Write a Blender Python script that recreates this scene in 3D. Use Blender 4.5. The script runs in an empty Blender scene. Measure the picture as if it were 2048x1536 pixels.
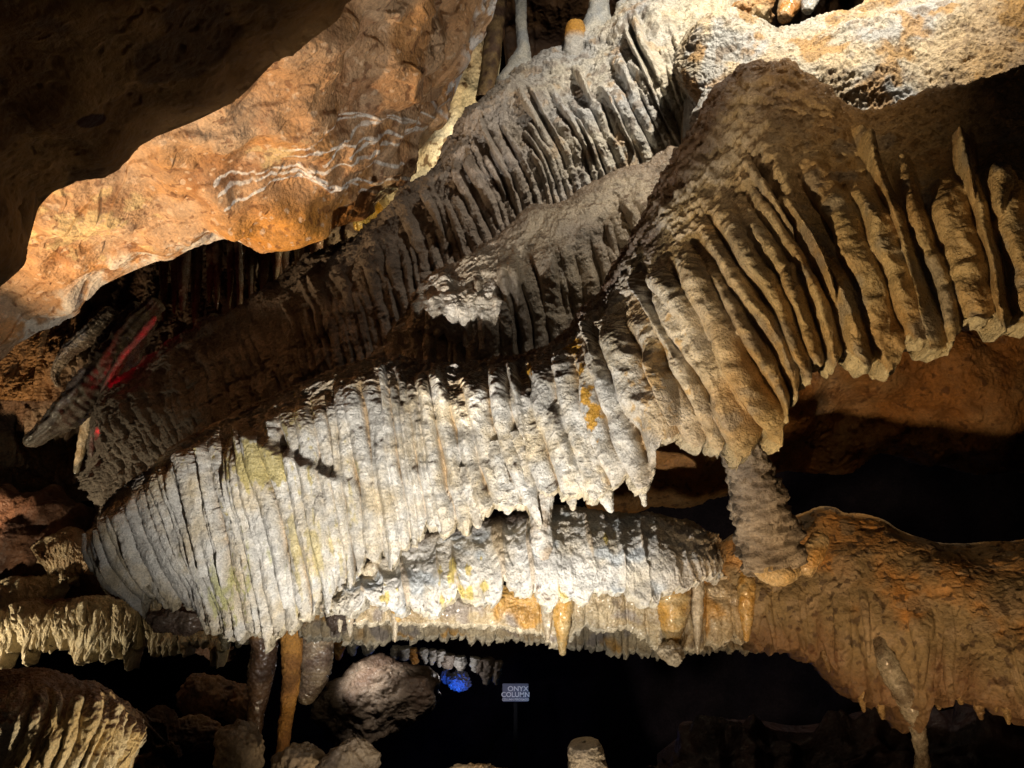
import bpy, math, random, time
import numpy as np
T0 = time.time()
sc = bpy.context.scene
COL = sc.collection
random.seed(7)
R = math.radians

# ------------------------------------------------------------------ camera
PITCH = 15.0
HFOV = 65.0
CAMZ = 1.6
cd = bpy.data.cameras.new('camera'); cam = bpy.data.objects.new('camera', cd); COL.objects.link(cam)
cam.location = (0, 0, CAMZ); cam.rotation_euler = (R(90 + PITCH), 0, 0)
cd.sensor_fit = 'HORIZONTAL'; cd.angle = R(HFOV); cd.clip_start = 0.05; cd.clip_end = 200
sc.camera = cam
F = 1024 / math.tan(R(HFOV / 2))
FW = np.array([0, math.cos(R(PITCH)), math.sin(R(PITCH))]); UP = np.array([0, -math.sin(R(PITCH)), math.cos(R(PITCH))])
RT = np.array([1.0, 0, 0]); CP = np.array([0, 0, CAMZ])
def at(x, y, d):                      # a place named by the direction in which it is seen and its distance along the view
    x = np.asarray(x, float)[..., None]; y = np.asarray(y, float)[..., None]; d = np.asarray(d, float)[..., None]
    return CP + d * (FW + (x - 1024) / F * RT + (768 - y) / F * UP)

# ------------------------------------------------------------------ world, lamps, exposure
w = bpy.data.worlds.new('World'); sc.world = w; w.use_nodes = True
bg = w.node_tree.nodes['Background']; bg.inputs[0].default_value = (0.10, 0.11, 0.30, 1); bg.inputs[1].default_value = 0.004
sc.view_settings.view_transform = 'Standard'; sc.view_settings.look = 'None'
sc.cycles.diffuse_bounces = 2
sc.view_settings.exposure = 0; sc.view_settings.gamma = 1
def spot(name, src, tgt, power, color, cone=60, blend=0.5, size=0.03):
    l = bpy.data.lights.new(name, 'SPOT'); l.energy = power; l.color = color; l.spot_size = R(cone); l.spot_blend = blend; l.shadow_soft_size = size
    o = bpy.data.objects.new(name, l); COL.objects.link(o)
    a = at(*src); b = at(*tgt); o.location = a
    from mathutils import Vector
    o.rotation_euler = Vector((b - a).tolist()).to_track_quat('-Z', 'Y').to_euler()
    return o
def bulb(name, src, power, color, size=0.03):
    l = bpy.data.lights.new(name, 'POINT'); l.energy = power; l.color = color; l.shadow_soft_size = size
    o = bpy.data.objects.new(name, l); COL.objects.link(o); o.location = at(*src); return o
WARM = (1, .78, .5); NEUT = (1, .95, .86)
spot('cave_lamp', (810, 2200, 1.46), (850, 900, 3.1), 215, (1, .93, .82), 84, .8, .012)      # white key from low in front of the bank
spot('cave_lamp', (725, 2280, 1.27), (935, 585, 3.5), 330, (1, .95, .86), 11, 1, .01)           # narrow beam added to brighten the nose of the middle lobe
spot('cave_lamp', (480, 2000, 1.35), (1700, 500, 2.35), 150, (1, .74, .38), 44, .9, .02)        # warm, right curtains
spot('cave_lamp', (1900, -1700, 2.3), (1560, 60, 4.0), 780, (1, .9, .74), 72, 1, .04)
spot('cave_lamp', (1450, -1100, 2.0), (1540, 260, 2.9), 34, (1, .68, .34), 46, 1, .03)         # warm, shoulder of the bank       # high lamp on the pale ridge
spot('cave_lamp', (-420, 1450, 2.7), (340, 340, 3.6), 350, (1, .70, .40), 50, .7, .03)
spot('cave_lamp', (-150, 1150, 4.5), (40, 870, 5.4), 60, (1, .7, .4), 90, .9, .03)                                      # left recess         # warm, ceiling on the left
spot('cave_lamp', (1650, 2800, 1.0), (1800, 940, 3.8), 150, (1, .66, .34), 50, .9, .06)       # orange on the right ledge
spot('cave_lamp', (1200, 2100, 2.2), (1130, 1230, 3.2), 42, (1, .84, .6), 80, .9, .04)        # under the ledge
spot('cave_lamp', (900, 1900, 2.2), (80, 1490, 2.5), 60, (1, .82, .52), 42, .8, .03)            # lower left mound
spot('cave_lamp', (-350, 1500, 3.6), (60, 1240, 4.4), 60, (1, .84, .56), 78, .8, .03)        # terraces
bulb('cave_lamp', (985, 330, 4.95), 22, (1, .86, .6), .03)                                      # behind the rear slope, on the cream slab
bulb('cave_lamp', (790, 500, 5.15), 5, (1, .75, .35), .03)
spot('cave_lamp', (640, 1190, 6.1), (735, 1345, 6.7), 130, (1, .95, .85), 32, 1, .03)
spot('cave_lamp', (760, 1950, 2.5), (590, 1320, 3.6), 16, (1, .8, .52), 40, .9, .02)         # the three columns         # far mound
spot('cave_lamp', (985, 1430, 7.4), (1020, 1385, 8.3), 9, (.95, .85, 1), 60, .8, .02)
bulb('cave_lamp', (1060, 1400, 8.05), .35, (.1, .5, 1), .02)
for q in ((318, 640, 4.72), (288, 676, 4.72), (252, 716, 4.72), (226, 764, 4.72), (206, 818, 4.72), (196, 868, 4.72)): bulb('cave_lamp', q, .05, (1, .0, .03), .01)
bulb('cave_lamp', (900, 1350, 7.35), 1.6, (1, .95, .9), .03)
bulb('cave_lamp', (905, 1400, 8.6), 6, (.02, .15, 1), .03)
o_ = bpy.data.lights.new('fill_lamp', 'POINT'); o_.energy = 7; o_.color = (1, .74, .5); o_.shadow_soft_size = .3      # dim warm fill added behind the camera, no real lamp there
p_ = bpy.data.objects.new('fill_lamp', o_); COL.objects.link(p_); p_.location = (-1.2, -1.6, 2.4)

# ------------------------------------------------------------------ noise
rs = np.random.RandomState(11)
PERM = rs.permutation(256).astype(np.int32); PERM = np.concatenate([PERM, PERM, PERM])
G = rs.normal(size=(256, 3)).astype(np.float32); G /= np.linalg.norm(G, axis=1)[:, None]
def noise(p, f=1.0, off=0.0):
    p = (np.asarray(p, np.float32) * np.float32(1) if np.isscalar(f) else np.asarray(p, np.float32)) * np.asarray(f, np.float32) + np.float32(off)
    i = np.floor(p).astype(np.int32); t = p - i; i &= 255
    s = t * t * t * (t * (t * 6 - 15) + 10)
    out = 0
    for a in (0, 1):
        wx = s[..., 0] if a else 1 - s[..., 0]
        ia = PERM[i[..., 0] + a]
        for b in (0, 1):
            wy = s[..., 1] if b else 1 - s[..., 1]
            ib = PERM[ia + i[..., 1] + b]
            for c in (0, 1):
                wz = s[..., 2] if c else 1 - s[..., 2]
                g = G[PERM[ib + i[..., 2] + c] & 255]
                out = out + wx * wy * wz * (g[..., 0] * (t[..., 0] - a) + g[..., 1] * (t[..., 1] - b) + g[..., 2] * (t[..., 2] - c))
    return out * 1.6
def fbm(p, f, n=3, off=0.0, gain=.5):
    o = 0; a = 1
    for k in range(n):
        o = o + a * noise(p, f, off + 17.3 * k); a *= gain; f = np.asarray(f) * 2.03
    return o
def billow(p, f, off=0.0): return 1 - 2 * np.abs(noise(p, f, off))
def sst(a, b, x):
    t = np.clip((x - a) / (b - a), 0, 1); return t * t * (3 - 2 * t)
def mix(a, b, t):
    a = np.asarray(a, np.float32); b = np.asarray(b, np.float32); t = np.clip(t, 0, 1)[..., None]; return a * (1 - t) + b * t

# ------------------------------------------------------------------ materials
def rock_mat(name, bump=.5, scale=1.0, rough=(.35, .75), spec=.5, coat=0.0, fleck=.35, sss=0.0):
    m = bpy.data.materials.new(name); m.use_nodes = True; nt = m.node_tree; N = nt.nodes; L = nt.links
    b = N['Principled BSDF']
    at_ = N.new('ShaderNodeAttribute'); at_.attribute_name = 'Col'
    tc = N.new('ShaderNodeTexCoord')
    def nz(sc_, det=4, ro=.6):
        n = N.new('ShaderNodeTexNoise'); n.inputs['Scale'].default_value = sc_ * scale; n.inputs['Detail'].default_value = det
        n.inputs['Roughness'].default_value = ro; L.new(tc.outputs['Object'], n.inputs['Vector']); return n
    n1 = nz(140, 3, .7); n2 = nz(22, 5, .65); n3 = nz(70, 4, .7)
    v = N.new('ShaderNodeTexVoronoi'); v.inputs['Scale'].default_value = 95 * scale; L.new(tc.outputs['Object'], v.inputs['Vector'])
    # colour: attribute x fine mineral flecks
    r1 = N.new('ShaderNodeMapRange'); r1.inputs[1].default_value = .34; r1.inputs[2].default_value = .66
    r1.inputs[3].default_value = 1 - fleck; r1.inputs[4].default_value = 1 + fleck * .6; L.new(n1.outputs[0], r1.inputs[0])
    r2 = N.new('ShaderNodeMapRange'); r2.inputs[1].default_value = .3; r2.inputs[2].default_value = .7
    r2.inputs[3].default_value = .74; r2.inputs[4].default_value = 1.2; L.new(n2.outputs[0], r2.inputs[0])
    mu = N.new('ShaderNodeMath'); mu.operation = 'MULTIPLY'; L.new(r1.outputs[0], mu.inputs[0]); L.new(r2.outputs[0], mu.inputs[1])
    mx = N.new('ShaderNodeVectorMath'); mx.operation = 'SCALE'; L.new(at_.outputs['Color'], mx.inputs[0]); L.new(mu.outputs[0], mx.inputs['Scale'])
    L.new(mx.outputs[0], b.inputs['Base Color'])
    rr = N.new('ShaderNodeMapRange'); rr.inputs[1].default_value = .38; rr.inputs[2].default_value = .62
    rr.inputs[3].default_value = rough[0]; rr.inputs[4].default_value = rough[1]; L.new(n3.outputs[0], rr.inputs[0]); L.new(rr.outputs[0], b.inputs['Roughness'])
    b.inputs['Specular IOR Level'].default_value = spec
    if coat: b.inputs['Coat Weight'].default_value = coat; b.inputs['Coat Roughness'].default_value = .12
    if sss:
        b.inputs['Subsurface Weight'].default_value = sss; b.inputs['Subsurface Radius'].default_value = (1, .5, .2); b.inputs['Subsurface Scale'].default_value = .02
    b1 = N.new('ShaderNodeBump'); b1.inputs['Strength'].default_value = bump; b1.inputs['Distance'].default_value = .008 / scale
    b2 = N.new('ShaderNodeBump'); b2.inputs['Strength'].default_value = bump; b2.inputs['Distance'].default_value = .004 / scale
    b3 = N.new('ShaderNodeBump'); b3.inputs['Strength'].default_value = bump * .8; b3.inputs['Distance'].default_value = .004 / scale
    L.new(n3.outputs[0], b1.inputs['Height']); L.new(n1.outputs[0], b2.inputs['Height']); L.new(v.outputs[0], b3.inputs['Height'])
    L.new(b1.outputs[0], b2.inputs['Normal']); L.new(b2.outputs[0], b3.inputs['Normal']); L.new(b3.outputs[0], b.inputs['Normal'])
    return m
M_CALC = rock_mat('wet_calcite', .6, 1.0, (.2, .7), .6, 0, .28)
M_DRY = rock_mat('dull_flowstone', .7, .8, (.4, .9), .35, 0, .3)
M_ROCK = rock_mat('bare_rock', .4, .55, (.4, .85), .4, 0, .25)
M_WET = rock_mat('dripping_wet_rock', .45, .8, (.12, .4), .6, .5, .3)
M_SMOOTH = rock_mat('smooth_rock', .3, .4, (.6, .9), .25, 0, .12)
M_MATTE = rock_mat('cave_wall_rock', .4, .3, (.9, 1.0), 0, 0, .3)
def flat_mat(name, rgb, rough=.5):
    m = bpy.data.materials.new(name); m.use_nodes = True; nt = m.node_tree; b = nt.nodes['Principled BSDF']; b.inputs['Specular IOR Level'].default_value = .05
    n = nt.nodes.new('ShaderNodeTexNoise'); n.inputs['Scale'].default_value = 9
    r = nt.nodes.new('ShaderNodeMix'); r.data_type = 'RGBA'; r.inputs[6].default_value = (*[c * .8 for c in rgb], 1); r.inputs[7].default_value = (*rgb, 1)
    nt.links.new(n.outputs[0], r.inputs[0]); nt.links.new(r.outputs[2], b.inputs['Base Color']); b.inputs['Roughness'].default_value = rough
    return m

# ------------------------------------------------------------------ mesh helpers
def tag(o, label=None, cat=None, group=None, kind=None):
    if label: o['label'] = label
    if cat: o['category'] = cat
    if group: o['group'] = group
    if kind: o['kind'] = kind
    return o
def root(name, p, label, cat, group=None):
    o = bpy.data.objects.new(name, None); COL.objects.link(o); o.location = p; o.empty_display_size = .1
    return tag(o, label, cat, group)
def link(o, parent):
    COL.objects.link(o)
    if parent is not None:
        o.parent = parent; from mathutils import Matrix
        o.matrix_parent_inverse = Matrix.Translation(parent.location).inverted()
def make_mesh(name, V, Q, colr, mat, parent=None, normals=None):
    me = bpy.data.meshes.new(name)
    V = np.ascontiguousarray(V, np.float32); Q = np.ascontiguousarray(Q, np.int32)
    nq = len(Q); k = Q.shape[1]
    me.vertices.add(len(V)); me.vertices.foreach_set('co', V.ravel())
    me.loops.add(nq * k); me.loops.foreach_set('vertex_index', Q.ravel())
    me.polygons.add(nq); me.polygons.foreach_set('loop_start', np.arange(0, nq * k, k, dtype=np.int32))
    me.polygons.foreach_set('use_smooth', np.ones(nq, bool))
    me.update(calc_edges=True)
    a = me.color_attributes.new('Col', 'FLOAT_COLOR', 'POINT')
    c = np.ones((len(V), 4), np.float32); c[:, :3] = colr; a.data.foreach_set('color', c.ravel())
    if normals is not None: me.normals_split_custom_set_from_vertices(np.ascontiguousarray(normals, np.float32))
    me.materials.append(mat)
    o = bpy.data.objects.new(name, me); link(o, parent); return o
def crom(P, t):                       # Catmull-Rom along axis 0 at parameters t
    n = len(P); i = np.clip(np.floor(t).astype(int), 0, n - 2); f = t - i
    g = lambda k: P[np.clip(k, 0, n - 1)]
    p0, p1, p2, p3 = g(i - 1), g(i), g(i + 1), g(i + 2)
    f = f.reshape((-1,) + (1,) * (P.ndim - 1))
    return .5 * (2 * p1 + (p2 - p0) * f + (2 * p0 - 5 * p1 + 4 * p2 - p3) * f ** 2 + (3 * p1 - p0 - 3 * p2 + p3) * f ** 3)
def even(L, n):                       # n parameters evenly spaced by arc length
    c = np.concatenate([[0], np.cumsum(L)]); return np.interp(np.linspace(0, c[-1], n), c, np.arange(len(c))), c[-1]
def nrm(P):
    du = np.gradient(P, axis=0); dv = np.gradient(P, axis=1); n = np.cross(du, dv)
    n /= np.linalg.norm(n, axis=-1)[..., None] + 1e-9
    s = np.sign(np.sum((CP - P) * n, -1).mean()); return n * (s if s else 1)
def rib_field(nu, nv, su, V, SPX, width, rng, wander=.35, over=.35, start=(.12, .3), sharp=2.0, keen=None, length=1.0):
    # su: metres along the sheet (nu), V: 0..1 down it (nv). Returns height 0..1+ and list of valley columns
    H = np.zeros((nu, nv), np.float32); x0 = 0; total = su[-1]; edges = []
    wfun = width if callable(width) else (lambda s: width)
    idx = []
    while x0 < total:
        wd = wfun(x0) * (rng.uniform(.5, .8) if rng.rand() < .25 else rng.uniform(.75, 1.4)); idx.append((x0 + wd / 2, wd / 2)); edges.append(x0); x0 += wd
    sv = V
    def add(c, hw, a, v0, v1, base):
        nonlocal H
        ph = rng.uniform(0, 100)
        wa = noise(np.stack([np.full(nv, ph), sv * 3.1 * length, np.full(nv, ph * .3)], -1)) * hw * wander * 1.6
        wb = 1 + .2 * noise(np.stack([np.full(nv, ph + 9), sv * 5.3 * length, np.zeros(nv)], -1))
        lo = np.searchsorted(su, c - hw * 2.6); hi = np.searchsorted(su, c + hw * 2.6)
        if hi - lo < 2: return
        s = su[lo:hi, None]; t = np.abs(s - c - wa[None]) / (hw * 1.08 * wb[None])
        kk = keen(c) if keen else 0; pw = rng.uniform(.38, .58) + kk * rng.uniform(.0, .5); sk = rng.uniform(-.2, .2) - .25 * kk; sp = sharp * rng.uniform(.75, 1.2)
        t = np.abs((s - c - wa[None]) / (hw * 1.1 * wb[None])); sg = (s - c - wa[None]) / (hw * 1.1 * wb[None]); t = np.where(sg > sk, (sg - sk) / (1 - sk), (sk - sg) / (1 + sk))
        prof = np.clip(1 - t ** sp, 0, 1) ** pw
        env = sst(v0, v0 + .10, sv) * (1 - sst(v1 - .05, v1, sv)) if v1 < 1 else sst(v0, v0 + .26, sv)
        # narrow the rib towards a finishing tip
        if v1 < 1:
            k = np.clip((v1 - sv) / .16, 0, 1) ** .5; t = t / np.maximum(k[None], .05); prof = np.clip(1 - t ** sp, 0, 1) ** pw; env = sst(v0, v0 + .14, sv) * (sv < v1)
        h = (base * (prof > 0) + a * prof) * env[None]
        H[lo:hi] = np.maximum(H[lo:hi], h)
    st0 = start if callable(start) else (lambda c: start)
    for c, hw in idx:
        add(c, hw, rng.uniform(.55, 1.0), rng.uniform(*st0(c)), 2, 0)
    for c, hw in idx:
        if rng.rand() < over:
            v0 = rng.uniform(st0(c)[0], .55); v1 = v0 + rng.uniform(.25, .6)
            add(c + hw * rng.uniform(-.6, .6), hw * rng.uniform(.3, .95), rng.uniform(.5, .8), v0, v1 if v1 < .97 else 2, rng.uniform(.2, .55))
    return H, edges
def patch(name, mat, stations, nu, nv, color, parent=None, rib=None, amp=.03, tip=None, extra=None, scaly=None, lumps=None, wave=(.04, 1.3), rip=.004, pop=.005,
          pit=0.0, back=.12, backdir=(0, 1, 0), thick=.12, seed=1, crest_back=.35, crest_dir=(0, .9, -.45), split=None, names=('crest', 'curtain'), ledges=0.0, lip=None):
    rng = np.random.RandomState(seed)
    S = np.array(stations, float); W = at(S[..., 0], S[..., 1], S[..., 2])          # stations x rows x 3
    if crest_back:
        b = W[:, :1] + crest_back * np.array(crest_dir); W = np.concatenate([b, W], 1); S = np.concatenate([S[:, :1], S], 1)
    Lu = np.linalg.norm(np.diff(W[:, 2 if crest_back else 1:].mean(1), axis=0), axis=1); tu, _ = even(Lu, nu)
    Lv = np.linalg.norm(np.diff(W, axis=1), axis=2).mean(0); tv, LV = even(Lv, nv)
    vc = Lv[0] / LV if crest_back else 0.0                                             # v of the crest line
    A = crom(W, tu)                                                                  # nu x K x 3
    mid = A[:, A.shape[1] // 2]; su = np.concatenate([[0], np.cumsum(np.linalg.norm(np.diff(mid, axis=0), axis=1))])
    V = np.linspace(0, 1, nv)
    K = W.shape[1]
    if rib is not None:
        H, edges = rib_field(nu, nv, su, np.clip((V - vc) / (1 - vc), 0, 1), None, rng=rng, length=LV * (1 - vc) / .6, **rib)
    else: H = np.zeros((nu, nv), np.float32); edges = []
    # hem: each column stops at its own length
    Lc = np.ones(nu)
    if tip:
        hb = H[:, -8:].mean(1); q = np.stack([su * 9, su * 0, su * 0 + seed], -1)
        Lc = 1 + tip * ((hb - .6) * 1.2 + fbm(q, 1.0, 3))
    base = np.zeros((nu, nv, 3)); At = np.swapaxes(A, 0, 1)                            # K x nu x 3
    g = lambda k: At[np.clip(k, 0, K - 1)]
    tvv = tv[None] * 1.0
    # columns lengthened only over the last part
    vv = V[None] + (Lc[:, None] - 1) * sst(.6, 1, V)[None]
    tt = np.interp(vv, V, tv); ex = np.clip(vv - 1, 0, None)
    i = np.clip(np.floor(tt).astype(int), 0, K - 2); f = (tt - i)[..., None]; cols = np.arange(nu)[:, None]
    gk = lambda k: A[cols, np.clip(k, 0, K - 1)]
    p0, p1, p2, p3 = gk(i - 1), gk(i), gk(i + 1), gk(i + 2)
    base = .5 * (2 * p1 + (p2 - p0) * f + (2 * p0 - 5 * p1 + 4 * p2 - p3) * f ** 2 + (3 * p1 - p0 - 3 * p2 + p3) * f ** 3)
    down = A[:, -1] - A[:, -2]; down /= np.linalg.norm(down, axis=1)[:, None] + 1e-9
    base += ex[..., None] * LV * down[:, None]
    N0 = nrm(base)
    P = base.astype(np.float32)
    q2 = np.stack([np.broadcast_to(su[:, None], (nu, nv)), np.broadcast_to(V[None] * LV, (nu, nv)), np.full((nu, nv), seed * 3.7)], -1).astype(np.float32)
    disp = wave[0] * fbm(P, wave[1] * 2.0, 3, seed)
    ampf = amp(su)[:, None] if callable(amp) else amp
    if rib is not None: disp = disp + ampf * (H - .4)
    if ledges:
        n = noise(q2, (5, 9, 1), 3.3); disp = disp + ledges * sst(.0, .12, n) 
    if lumps is not None:
        disp = disp + (lumps(su)[:, None] if callable(lumps) else lumps) * (.8 * billow(P, 9, 4.4) + .6 * billow(P, 17, 2.9) + .35 * noise(P, 34))
    if scaly is not None:
        scaly = scaly(su)[:, None] if callable(scaly) else scaly
        vn = (V[None] - vc) / (1 - vc); disp = disp + scaly * (1 - sst(.2, .5, vn)) * (billow(q2, (9, 22, 1), 6.6) + .7 * billow(q2, (20, 48, 1), 1.6) + .5 * billow(q2, (44, 90, 1), 3.6))
    if rip: disp = disp + rip * (fbm(q2, (22, 55, 1), 2, 5.1) + .7 * billow(q2, (14, 38, 1), 2.2))
    if pop: disp = disp + pop * (billow(P, 26, seed) * .9 + billow(P, 55, seed + 3) * .55 + noise(P, 110) * .35)
    if pit: 
        n = noise(P, 34, 9.1); disp = disp - pit * sst(.28, .55, n); n = noise(P, 15, 4.1); disp = disp - pit * 1.6 * sst(.35, .6, n)
    if extra:
        rel = base - CP; dd = rel @ FW; disp = disp + extra(1024 + F * (rel @ RT) / dd, 768 - F * (rel @ UP) / dd)
    P = (base + N0 * disp[..., None])
    N1 = nrm(P)
    ctx = dict(P=P.astype(np.float32), B=base, N=N1, V=np.clip((V[None] - vc) / (1 - vc), 0, 1) + 0 * disp, S=su[:, None] + 0 * disp, H=H, q=q2, disp=disp)
    rel = base - CP; dd = rel @ FW; ctx['X'] = 1024 + F * (rel @ RT) / dd; ctx['Y'] = 768 - F * (rel @ UP) / dd
    C = np.clip(color(ctx), .003, .92).astype(np.float32)
    # close the body: lip, then the back
    bd = np.array(backdir, float); bd /= np.linalg.norm(bd); rows = [P]; crow = [C]; nrow = [N1]
    last = P[:, -1]; lc = C[:, -1]
    lipc = mix(lc, lip if lip is not None else lc, np.full(nu, .7))
    for k, a in enumerate((.08, .2, .38, .6, .8, 1)):
        q = last + bd * back * a; q = q + np.stack([.008 * noise(q, 34, k * 9), .01 * noise(q, 30, 5), .012 * fbm(q, 30, 2, 11) - .012 * math.sin(3 * a)], -1) + .012 * noise(q, 60, 8)[:, None] * (a < 1)
        rows.append(q[:, None]); crow.append(lipc[:, None])
    for fr in (.75, .45):
        j = int(fr * (nv - 1)); rows.append((base[:, j] + bd * thick)[:, None]); crow.append(C[:, j][:, None])
    rows.append((base[:, 0] + bd * .01)[:, None]); crow.append(C[:, 0][:, None])
    VV = np.concatenate(rows, 1); CC = np.concatenate(crow, 1); nv2 = VV.shape[1]
    NN = nrm(VV); 
    def emit(nm, a, b, c, d, par):                   # columns a..b rows c..d
        sub = VV[a:b + 1, c:d + 1]; n1, n2 = sub.shape[:2]
        ii = np.arange(n1 * n2).reshape(n1, n2)
        Q = np.stack([ii[:-1, :-1], ii[1:, :-1], ii[1:, 1:], ii[:-1, 1:]], -1).reshape(-1, 4)
        if flip: Q = Q[:, ::-1]
        return make_mesh(nm, sub.reshape(-1, 3), Q, CC[a:b + 1, c:d + 1].reshape(-1, 3), mat, par)
    du = np.gradient(base, axis=0); dv = np.gradient(base, axis=1)
    flip = np.sum((CP - base) * np.cross(du, dv), -1).mean() < 0
    if parent is None or split is None:
        o = emit(name, 0, nu - 1, 0, nv2 - 1, parent); ctx['obj'] = o
    else:
        jc = int((vc + split * (1 - vc)) * nv)
        emit(names[0], 0, nu - 1, 0, jc, parent)
        if names[1] == 'drapery_fold' and len(edges) > 2:
            cuts = [0] + [int(np.searchsorted(su, e)) for e in edges[2:-1]] + [nu - 1]
            while len(cuts) > 96: cuts = cuts[:1] + cuts[1:-1:2] + cuts[-1:]
            for a, b in zip(cuts[:-1], cuts[1:]):
                if b > a: emit(names[1], a, b, jc, nv2 - 1, parent)
        else: emit(names[1], 0, nu - 1, jc, nv2 - 1, parent)
    return ctx
def tube(name, mat, pts, color, parent=None, n=64, m=48, rough=.12, ring=0.0, seed=1, squash=1.0, flute=0.0, cap=True, pop=.004):
    # pts: (x, y, d, radius in px)
    pts = np.array(pts, float); W = at(pts[:, 0], pts[:, 1], pts[:, 2]); r = pts[:, 3] * pts[:, 2] / F
    L = np.linalg.norm(np.diff(W, axis=0), axis=1); t, tot = even(L, n); C = crom(W, t); rr = crom(r[:, None], t)[:, 0]
    if cap:
        e = np.linspace(0, 1, n); rr = rr * np.clip((1 - e) / .04, 0.02, 1) ** .5 * np.clip(e / .03, .02, 1) ** .5
    T = np.gradient(C, axis=0); T /= np.linalg.norm(T, axis=1)[:, None]
    X = np.cross(T, FW); X /= np.linalg.norm(X, axis=1)[:, None]; Y = np.cross(T, X)
    an = np.linspace(0, 2 * math.pi, m, endpoint=False)
    D = X[:, None] * np.cos(an)[None, :, None] + squash * Y[:, None] * np.sin(an)[None, :, None]
    P0 = C[:, None] + D * rr[:, None, None]; s = np.linspace(0, tot, n)[:, None] + 0 * an[None]
    k = rough * fbm(P0, .5 / max(r.mean(), .004), 3, seed) + flute * np.cos(an * 9 + seed + 2 * noise(P0, 3))[...]
    if ring: k = k + ring * (fbm(np.stack([an[None] * 1.2 + s * 9, s / r.mean() * 2.4, s * 0 + seed], -1), 1, 2))
    P = C[:, None] + D * (rr[:, None] * (1 + k) + pop * billow(P0, 40, seed) * np.minimum(1, rr[:, None] / .02))[..., None]
    N = (P - C[:, None]); N /= np.linalg.norm(N, axis=-1)[..., None] + 1e-9
    ctx = dict(P=P.astype(np.float32), N=N, V=np.linspace(0, 1, n)[:, None] + 0 * an[None], H=.5 + 0 * s, q=P.astype(np.float32), S=s)
    Cc = np.clip(color(ctx), .003, .92)
    ii = np.arange(n * m).reshape(n, m); jj = np.roll(ii, -1, 1)
    Q = np.stack([ii[:-1], ii[1:], jj[1:], jj[:-1]], -1).reshape(-1, 4)
    return make_mesh(name, P.reshape(-1, 3), Q, Cc.reshape(-1, 3), mat, parent)
def boulder(name, mat, c, rx, ry, rz, color, parent=None, n=90, lump=.22, seed=1, pop=.006, rot=0.0, flat=0.0):
    # c: (x, y, d); radii px
    C = at(*c); s = c[2] / F; a = np.linspace(0, 2 * math.pi, n * 2, endpoint=False)[:, None]; b = np.linspace(1e-3, math.pi - 1e-3, n)[None]
    D = np.stack([np.cos(a) * np.sin(b), np.sin(a) * np.sin(b), np.cos(b) + 0 * a], -1)
    E = D * np.array([rx, ry, rz]) * s
    if rot: cr, sr = math.cos(rot), math.sin(rot); E = np.stack([E[..., 0] * cr - E[..., 2] * sr, E[..., 1], E[..., 0] * sr + E[..., 2] * cr], -1)
    P = C + E; m = min(rx, rz) * s
    k = 1 + lump * fbm(P, .7 / m, 4, seed * 5.1, .55) + flat * sst(0, .3, noise(P, .9 / m, seed))
    P = C + E * k[..., None] + D * (pop * (billow(P, 30, seed) + .5 * billow(P, 60)))[..., None]
    ctx = dict(P=P.astype(np.float32), N=D, V=(b / math.pi) + 0 * a, H=.5 + 0 * k, q=P.astype(np.float32), S=0 * k)
    Cc = np.clip(color(ctx), .003, .92)
    ii = np.arange(2 * n * n).reshape(2 * n, n); jj = np.roll(ii, -1, 0)
    Q = np.stack([ii[:, :-1], ii[:, 1:], jj[:, 1:], jj[:, :-1]], -1).reshape(-1, 4)
    return make_mesh(name, P.reshape(-1, 3), Q, Cc.reshape(-1, 3), mat, parent)

# ------------------------------------------------------------------ colour recipes (mineral colours, dust and stains)
WHITE = (.72, .70, .66); CREAM = (.66, .56, .40); TAN = (.42, .30, .17); GREY = (.30, .29, .28); BLUEG = (.42, .46, .50)
OCHRE = (.62, .33, .04); YEL = (.56, .46, .16); RUST = (.40, .15, .04); BROWN = (.10, .055, .03); DUST = (.085, .048, .026)
def dab(c, x, y, rx, ry, col, C, k=1.0, f=30, lo=-.1, streak=False):
    q = ((c['X'] - x) / rx) ** 2 + ((c['Y'] - y) / ry) ** 2
    nn = fbm(c['q'], (38, 7, 1), 3, x * .01) + .5 * fbm(c['P'], 45, 2) if streak else fbm(c['P'], f, 3, x * .01)
    msk = np.exp(-q) * k * 1.5 + .9 * nn - (.75 if streak else .45)
    return mix(C, col, sst(lo, lo + .35, msk) * (q < 6) * np.clip(k, 0, 1))
def dusted(c, C, lo=.25, hi=.6, col=DUST, n=.35):
    return mix(C, col, sst(lo, hi, c['N'][..., 2] + n * fbm(c['P'], 14, 3, 2.2)) )

# ================================================================== BUILD
print('start', time.time() - T0)
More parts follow.
